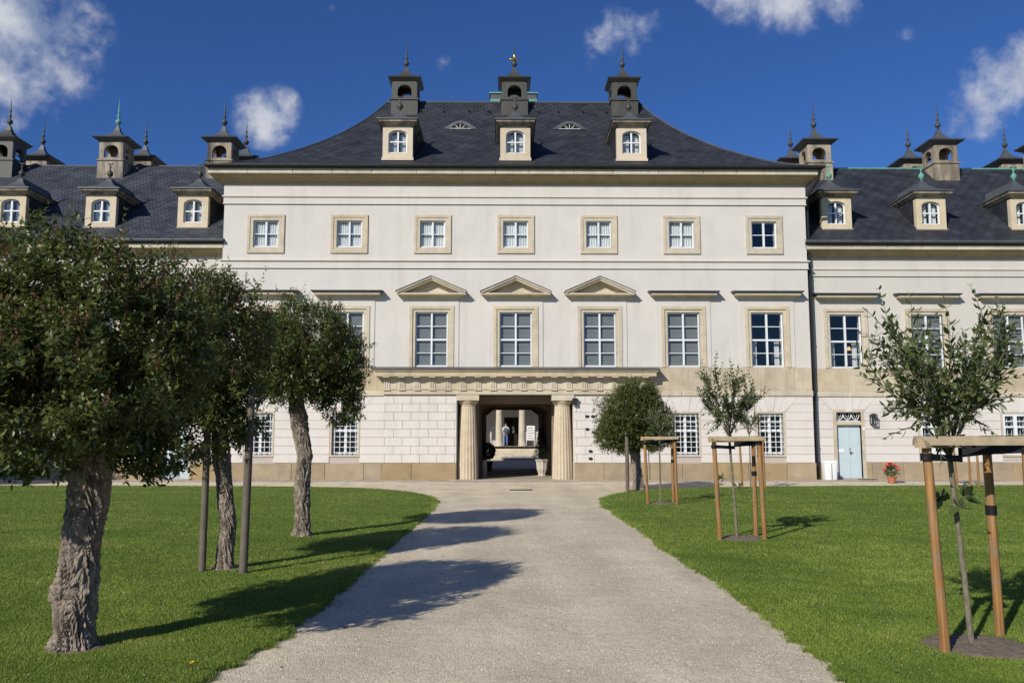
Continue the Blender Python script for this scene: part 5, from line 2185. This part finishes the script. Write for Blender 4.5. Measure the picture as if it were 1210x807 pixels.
def young_tree(label, loc, fork, spread, top, nb, seed, leaf=.07, shoots=6, pairs=9, sprout=None, lean=(0, 0), droop_back=False, kmat='leaf_young'):
    t = thing('young_tree', label, 'tree', loc, 'young staked trees')
    rs = np.random.RandomState(seed)
    q = MB()
    stem = [(0, 0, -.03), (lean[0] * .3, lean[1] * .3, fork * .35), (lean[0] * .7, lean[1] * .7, fork * .7), (lean[0], lean[1], fork)]
    q.tube(stem, [.026, .023, .021, .022], 10)
    link('trunk', smooth_angle(q.mesh('trunk', 'young_bark')), t)
    F0 = Vector((lean[0], lean[1], fork - .04))
    q = MB()
    B, D, Ls = [], [], []
    for k in range(nb):
        a = 2 * math.pi * (k + rs.uniform(-.3, .3)) / nb
        el = rs.uniform(.25, 1.25)
        reach = rs.uniform(.75, 1.0)
        out = spread * math.cos(el * .8) * reach
        h = (top - fork) * (.30 + .42 * math.sin(el)) * reach
        end = F0 + Vector((math.cos(a) * out, math.sin(a) * out, h))
        mid = F0 + Vector((math.cos(a) * out * .42, math.sin(a) * out * .42, h * .5 + .02))
        q.tube([F0, F0.lerp(mid, .5) + Vector((0, 0, .01)), mid, mid.lerp(end, .55), end], [.011, .009, .007, .005, .003], 7)
        for s in range(shoots):
            u = rs.uniform(.36, 1.0)
            base = mid.lerp(end, (u - .5) * 2) if u > .5 else F0.lerp(mid, u * 2)
            aa = a + rs.normal(0, 1.0)
            o2 = rs.uniform(.2, .9)
            dr = Vector((math.cos(aa) * o2, math.sin(aa) * o2, rs.uniform(.1, 1.0)))
            if u < .6 and rs.rand() < .5:
                dr.z = rs.uniform(-.45, .3)
            dr.normalize()
            ln = rs.uniform(.22, .46) * (spread / .75) ** .5
            tip = base + dr * ln
            if tip.z > top + fork * 0 + .1:
                ln *= .6
                tip = base + dr * ln
            q.tube([base, base.lerp(tip, .5) + Vector((0, 0, .01)), tip], [.005, .004, .002], 5)
            B.append(base); D.append(dr); Ls.append(ln)
        B.append(mid.lerp(end, .3)); dd = (end - mid).normalized(); D.append(dd); Ls.append((end - mid).length * .85)
        # straight leader above the branch end
        if rs.rand() < .75:
            dr = Vector((rs.normal(0, .12), rs.normal(0, .12), 1)).normalized()
            ln = max(.1, min(.42, top - end.z))
            q.tube([end, end + dr * ln], [.004, .002], 5)
            B.append(end); D.append(dr); Ls.append(ln)
    link('branches', q.mesh('branches', 'young_bark', True), t)
    B = np.array([tuple(b) for b in B]); D = unit(np.array([tuple(d) for d in D])); Ls = np.array(Ls)
    V, F, T = twig_leaves(rs, B, D, Ls * 1.03, pairs, leaf, .44, .82, False, .5, .32)
    me = bpy.data.meshes.new('crown')
    fast_mesh(me, V, F, T)
    me.materials.append(MATS[kmat])
    link('crown', me, t)
    if sprout:
        B, D, Ls = [], [], []
        q = MB()
        for (z, a, ln) in sprout:
            b0 = Vector((lean[0] * z / fork, lean[1] * z / fork, z))
            dr = Vector((math.cos(a), math.sin(a), .45)).normalized()
            q.tube([b0, b0 + dr * ln], [.005, .003], 5)
            B.append(tuple(b0 + dr * ln * .55)); D.append(tuple(dr)); Ls.append(ln * .5)
        me2 = q.mesh('sprout', 'young_bark')
        so = link('sprout', me2, t)
        V, F, T = twig_leaves(rs, np.array(B), np.array(D), np.array(Ls), 4, .14, .5, 1.1, False, .3, .6)
        me = bpy.data.meshes.new('sprout_leaves')
        fast_mesh(me, V, F, T)
        me.materials.append(MATS[kmat])
        link('sprout_leaves', me, so)
    return t


S1, S2, S3 = (3.34, 7.06, .03), (3.44, 14.42, .03), (3.51, 21.86, .03)
stake_frame('wooden stake frame standing in a wide soil patch beside the gravel path', S1, seed=1)
young_tree('open-crowned young tree with a low leafy sprout, staked in the wide soil patch', (3.33, 7.12, .03), 1.56, .72, 3.22, 14, 31, .092, 15, 6,
           [(1.12, 2.6, .14), (1.16, -.6, .12), (1.08, -1.8, .12)], (-.08, .03))
stake_frame('wooden stake frame on the lawn halfway along the gravel path', S2, seed=2)
young_tree('slender young tree with airy upright crown, tied in the frame halfway along the path', (3.44, 14.50, .03), 1.72, .56, 3.24, 13, 32, .078, 14, 7,
           [(.92, 2.9, .26), (.80, .3, .15)], (-.09, .0))
stake_frame('wooden stake frame beside the compact round-headed tree', S3, seed=3)
young_tree('thin young tree in the frame beside the compact round-headed tree', (3.52, 21.92, .03), 1.75, .45, 2.8, 8, 33, .065, 8, 6)
stake_frame('wooden stake frame before the barred windows of the tall pavilion, close to the palace', (7.75, 28.4, .03), seed=4)
young_tree('thin young tree in the frame before the barred windows of the tall pavilion', (7.75, 28.48, .03), 1.8, .5, 3.0, 8, 34, .07, 9, 6)
stake_frame('wooden stake frame before the lower wing, past the potted red flowers', (15.2, 29.0, .03), seed=5)
young_tree('thin young tree in the frame before the lower wing, past the potted red flowers', (14.95, 29.08, .03), 1.8, .65, 3.1, 9, 35, .08, 9, 7)

# leaves dropped on gravel and turf under the crowns
rs = np.random.RandomState(91)
n = 170
c = np.array([(-3.9, 7.1), (-4.3, 11.2), (-3.9, 14.9), (3.4, 7.0), (3.5, 14.4)])[rs.randint(0, 5, n)]
P0 = np.stack([c[:, 0] + rs.normal(.4, 1.3, n), c[:, 1] + rs.normal(0, 1.5, n), np.zeros(n)], 1)
le = np.interp(P0[:, 1], [p[1] for p in LEFT_EDGE], [p[0] for p in LEFT_EDGE])
re = np.interp(P0[:, 1], [p[1] for p in RIGHT_EDGE], [p[0] for p in RIGHT_EDGE])
P0[:, 2] = np.where((P0[:, 0] > le) & (P0[:, 0] < re), .006, .052)
a = rs.rand(n) * 6.283
A = unit(np.stack([np.cos(a), np.sin(a), rs.normal(0, .15, n)], 1))
S = unit(np.stack([-np.sin(a), np.cos(a), rs.normal(0, .3, n)], 1))
Ln = rs.uniform(.03, .06, n)
V, F, T = leaf_arrays(P0, A, S, Ln, Ln * .5, rs.rand(n), False, 0)
me = bpy.data.meshes.new('fallen_leaves'); fast_mesh(me, V, F, T); me.materials.append(MATS['leaf_fallen'])
o = thing('fallen_leaves', 'a few dry brown leaves fallen under the trees', 'leaves', me=me)
o['kind'] = 'stuff'

# ------------------------------------------------------------------ smaller things by the palace
# white bin
bn = thing('white_bin', 'white plastic bin with a centre seam beside the pale blue door', 'bin', (12.38, 33.62, .04))
def rrect(w, d, r, z, n=5):
    pts = []
    for cx, cy, a0 in ((w - r, d - r, 0), (-w + r, d - r, 90), (-w + r, -d + r, 180), (w - r, -d + r, 270)):
        for i in range(n + 1):
            a = R(a0 + 90 * i / n)
            pts.append((cx + r * math.cos(a), cy + r * math.sin(a), z))
    return pts


def rr_loft(levels):
    q = MB()
    n = None
    for (w, d, r, z) in levels:
        pts = rrect(w, d, r, z)
        n = len(pts)
        q.v += pts
    for k in range(len(levels) - 1):
        for i in range(n):
            j = (i + 1) % n
            q.f.append((k * n + i, k * n + j, (k + 1) * n + j, (k + 1) * n + i))
    q.f.append(tuple(range(n - 1, -1, -1)))
    t_ = (len(levels) - 1) * n
    q.f.append(tuple(range(t_, t_ + n)))
    return q


link('bin_body', smooth_angle(rr_loft([(.22, .20, .06, 0), (.235, .215, .07, .04), (.25, .23, .07, .64)]).mesh('bin_body', 'plastic_white')), bn)
link('lid', smooth_angle(rr_loft([(.262, .242, .075, .642), (.262, .242, .075, .70), (.24, .22, .07, .735), (.15, .13, .05, .75)]).mesh('lid', 'plastic_white')), bn)
link('seam', MB().box(-.008, .008, -.236, -.19, .03, .63).mesh('seam', 'iron'), bn)
# doormat
mt = MB()
mt.loft_rect([(-.32, .32, -.2, .2, 0), (-.32, .32, -.2, .2, .018), (-.31, .31, -.19, .19, .022)])
thing('doormat', 'dark doormat lying before the pale blue door', 'mat', (13.9, 33.66, .041), None, mt.mesh('doormat', 'mat_fibre'))

# pot of red flowers
pt = thing('flower_pot', 'terracotta pot of bright red flowers on the paving by the wing', 'flower pot', (13.98, 31.75, .0))
q = MB()
q.lathe([(.10, 0), (.115, .01), (.155, .21), (.175, .212), (.178, .26), (.160, .262), (.15, .225)], 24)
link('pot', smooth_angle(q.mesh('pot', 'terracotta')), pt)
rs = np.random.RandomState(77)
n = 150
d_ = unit(rs.normal(0, 1, (n, 3)) + np.array([0, 0, .35]))
P_ = np.array([0, 0, .44]) + d_ * np.array([.23, .23, .22]) * rs.uniform(.5, 1, (n, 1))
V, F, T = twig_leaves(rs, P_, unit(d_ + rs.normal(0, .4, (n, 3))), np.full(n, .05), 2, .065, .85, 1.1, False, .5)
me = bpy.data.meshes.new('foliage'); fast_mesh(me, V, F, T); me.materials.append(MATS['leaf_young'])
link('foliage', me, pt)
def bloom():
    q = MB()
    r3 = random.Random(4)
    for k in range(26):
        a, b = r3.uniform(0, 6.28), r3.uniform(-.4, 1.5)
        c = Vector((math.cos(a) * math.cos(b), math.sin(a) * math.cos(b), math.sin(b))) * .05
        u = c.normalized().orthogonal().normalized()
        w = c.normalized().cross(u)
        ph = r3.uniform(0, 6)
        pts = [c + (u * math.cos(ph + i * 1.2566) + w * math.sin(ph + i * 1.2566)) * .026 for i in range(5)] + [c * 1.12]
        q.add(pts, [(i, (i + 1) % 5, 5) for i in range(5)])
    return q.mesh('blossom', 'petal_red')


bm = bloom()
r4 = random.Random(8)
for k in range(15):
    a = r4.uniform(0, 6.28); e = r4.uniform(-.15, 1.35)
    o = link('blossom', bm, pt, (math.cos(a) * math.cos(e) * .25, math.sin(a) * math.cos(e) * .25, .46 + .27 * math.sin(e)), r4.uniform(0, 6))
    o.rotation_euler = (r4.uniform(-.5, .5), r4.uniform(-.5, .5), r4.uniform(0, 6))

# clipped cone shrub in a carved planter, ball shrub in a pot, stone bollard in the passage
cs = thing('potted_shrub', 'tall dark cone shrub in a carved pale planter inside the passage', 'potted plant', (1.17, 37.0, .03))
q = MB()
q.lathe([(.17, 0), (.2, .03), (.15, .08), (.17, .14), (.23, .3), (.25, .5), (.26, .62), (.29, .64), (.29, .72), (.25, .73)], 72, 0, 0, .10, 9)
link('planter', q.mesh('planter', 'urn_stone'), cs)
rs = np.random.RandomState(5)
n = 900
h = rs.rand(n) ** .8
a = rs.rand(n) * 6.28
rad = (.30 * (1 - h) + .05) * rs.uniform(.6, 1.05, n)
P_ = np.stack([rad * np.cos(a), rad * np.sin(a), .72 + h * 1.35], 1)
d_ = unit(np.stack([np.cos(a), np.sin(a), np.full(n, .5)], 1) + rs.normal(0, .4, (n, 3)))
V, F, T = twig_leaves(rs, P_, d_, np.full(n, .07), 2, .06, .5, .9, True, .4)
me = bpy.data.meshes.new('foliage'); fast_mesh(me, V, F, T); me.materials.append(MATS['leaf_dark'])
link('foliage', me, cs)
bs = thing('potted_shrub', 'dark ball-clipped shrub in a pot by the dim passage wall', 'potted plant', (-1.30, 42.4, .03))
q = MB()
q.lathe([(.2, 0), (.22, .02), (.27, .42), (.3, .44), (.3, .5), (.26, .5)], 24)
link('pot', smooth_angle(q.mesh('pot', 'dark_metal')), bs)
n = 900
d_ = unit(rs.normal(0, 1, (n, 3)))
P_ = np.array([0, 0, .98]) + d_ * .38 * rs.uniform(.75, 1.02, (n, 1))
V, F, T = twig_leaves(rs, P_, unit(d_ + rs.normal(0, .4, (n, 3))), np.full(n, .06), 3, .08, .6, .9, True, .4)
me = bpy.data.meshes.new('foliage'); fast_mesh(me, V, F, T); me.materials.append(MATS['leaf_dark'])
link('foliage', me, bs)
q = MB()
q.lathe([(.14, 0), (.13, .03), (.115, .6), (.10, .68), (.05, .74)], 20)
thing('stone_bollard', 'short stone bollard guarding the passage wall', 'bollard', (-1.30, 35.75, .03), None, smooth_angle(q.mesh('stone_bollard', 'soot_stone')))

# drain grating in the gravel
dg = thing('drain_grating', 'small iron drain grating set in the gravel before the passage', 'drain', (.08, 27.9, .0))
q = MB()
q.box(-.36, .36, -.2, -.17, -.02, .012); q.box(-.36, .36, .17, .2, -.02, .012)
q.box(-.36, -.33, -.17, .17, -.02, .012); q.box(.33, .36, -.17, .17, -.02, .012)
link('frame', q.mesh('frame', 'iron'), dg)
sm = MB().box(-.012, .012, -.17, .17, -.015, .010).mesh('slat', 'iron')
for k in range(11):
    link('slat', sm, dg, (-.3 + k * .06, 0, 0))
link('pit', MB().box(-.33, .33, -.17, .17, .002, .0045).mesh('pit', 'rubber'), dg)

# dandelion in the near turf
dd = thing('dandelion', 'single yellow dandelion at the edge of the turf', 'flower', (-2.74, 6.32, .02))
link('stalk', MB().tube([(0, 0, 0), (.005, 0, .05), (0, 0, .085)], .003, 6).mesh('stalk', 'leaf_young'), dd)
q = MB()
for k in range(22):
    a = 6.283 * k / 22
    for e in (.2, .7):
        c = Vector((math.cos(a) * math.cos(e), math.sin(a) * math.cos(e), math.sin(e)))
        s_ = Vector((-math.sin(a), math.cos(a), 0)) * .004
        b0 = Vector((0, 0, .085))
        q.add([b0 - s_, b0 + s_, b0 + c * .021 + s_, b0 + c * .021 - s_], [(0, 1, 2, 3)])
link('petals', q.mesh('petals', 'petal_yellow'), dd)


# ------------------------------------------------------------------ visitor on the far terrace
def skin_mesh(name, mat, verts, edges, radii, parent, root=0, sub=2):
    me = bpy.data.meshes.new(name)
    me.from_pydata(verts, edges, [])
    o = link(name, me, parent)
    o.modifiers.new('skin', 'SKIN').use_smooth_shade = True
    if not me.skin_vertices:
        with bpy.context.temp_override(object=o, active_object=o, selected_objects=[o]):
            bpy.context.view_layer.objects.active = o
            bpy.ops.mesh.customdata_skin_add()
    sv = me.skin_vertices[0].data
    for i, r_ in enumerate(radii):
        sv[i].radius = r_ if isinstance(r_, tuple) else (r_, r_)
        sv[i].use_root = (i == root)
    s = o.modifiers.new('sub', 'SUBSURF'); s.levels = sub; s.render_levels = sub
    me.materials.append(MATS[mat])
    return o


ps = thing('person', 'visitor in pale shirt and blue jeans with a dark backpack, standing by a far column', 'person', (-.30, 65.35, .994))
V_ = [(0, 0, .95), (0, .01, 1.12), (0, .02, 1.32), (0, .01, 1.45), (0, .0, 1.53), (0, .02, 1.60), (0, .03, 1.68), (0, .03, 1.74),
      (.09, 0, .90), (.10, .02, .50), (.10, 0, .10), (.11, .13, .03),
      (-.09, 0, .90), (-.11, .04, .50), (-.12, 0, .10), (-.13, .13, .03),
      (.19, 0, 1.40), (.24, -.02, 1.14), (.20, .16, 1.0), (.17, .22, .97),
      (-.19, 0, 1.40), (-.24, .0, 1.14), (-.21, .10, .93), (-.20, .13, .86)]
E_ = [(0, 1), (1, 2), (2, 3), (3, 4), (4, 5), (5, 6), (6, 7), (0, 8), (8, 9), (9, 10), (10, 11), (0, 12), (12, 13), (13, 14), (14, 15),
      (3, 16), (16, 17), (17, 18), (18, 19), (3, 20), (20, 21), (21, 22), (22, 23)]
R_ = [(.15, .11), (.14, .10), (.16, .11), (.10, .08), .055, .075, .095, .06, .085, .06, .042, .035, .085, .06, .042, .035, .055, .045, .035, .04, .055, .045, .035, .04]
body = skin_mesh('body', 'skin', V_, E_, R_, ps)
skin_mesh('trousers', 'jeans', [V_[i] for i in (0, 8, 9, 10, 12, 13, 14)] + [(0, 0, 1.02)], [(7, 0), (0, 1), (1, 2), (2, 3), (0, 4), (4, 5), (5, 6)],
          [(.17, .125), .105, .078, .068, .105, .078, .068, (.165, .12)], ps)
skin_mesh('shirt', 'shirt', [V_[i] for i in (1, 2, 3, 16, 17, 20, 21)] + [(0, 0, .98)], [(7, 0), (0, 1), (1, 2), (2, 3), (3, 4), (2, 5), (5, 6)],
          [(.165, .125), (.185, .13), (.13, .10), .078, .065, .078, .065, (.175, .13)], ps)
skin_mesh('hair', 'hair', [(0, .0, 1.66), (0, .02, 1.73), (0, .03, 1.78)], [(0, 1), (1, 2)], [.09, .10, .07], ps)
q = rr_loft([(.12, .06, .04, 1.02), (.155, .085, .05, 1.08), (.155, .08, .05, 1.34), (.11, .05, .04, 1.42)])
bag = link('backpack', smooth_angle(q.mesh('backpack', 'bag_cloth')), ps, (0.0, -.19, 0))
for s in (-1, 1):
    q = rr_loft([(.045, .12, .03, 0), (.05, .13, .04, .03), (.04, .10, .03, .08)])
    link('shoe', smooth_angle(q.mesh('shoe', 'shoe')), ps, (.11 * s, .06, 0))

# small lamp glowing in the wing's first window
lp = thing('table_lamp', 'small lit lamp glowing inside the wing window above the door', 'lamp', (13.9, 34.95, 5.3))
q = MB(); q.lathe([(.05, -1.7), (.02, -1.66), (.015, .0)], 10)
link('lamp_stand', q.mesh('lamp_stand', 'iron'), lp)
q = MB(); q.lathe([(.08, 0), (.05, .14)], 14)
link('lamp_shade', q.mesh('lamp_shade', 'lamp_glow'), lp)
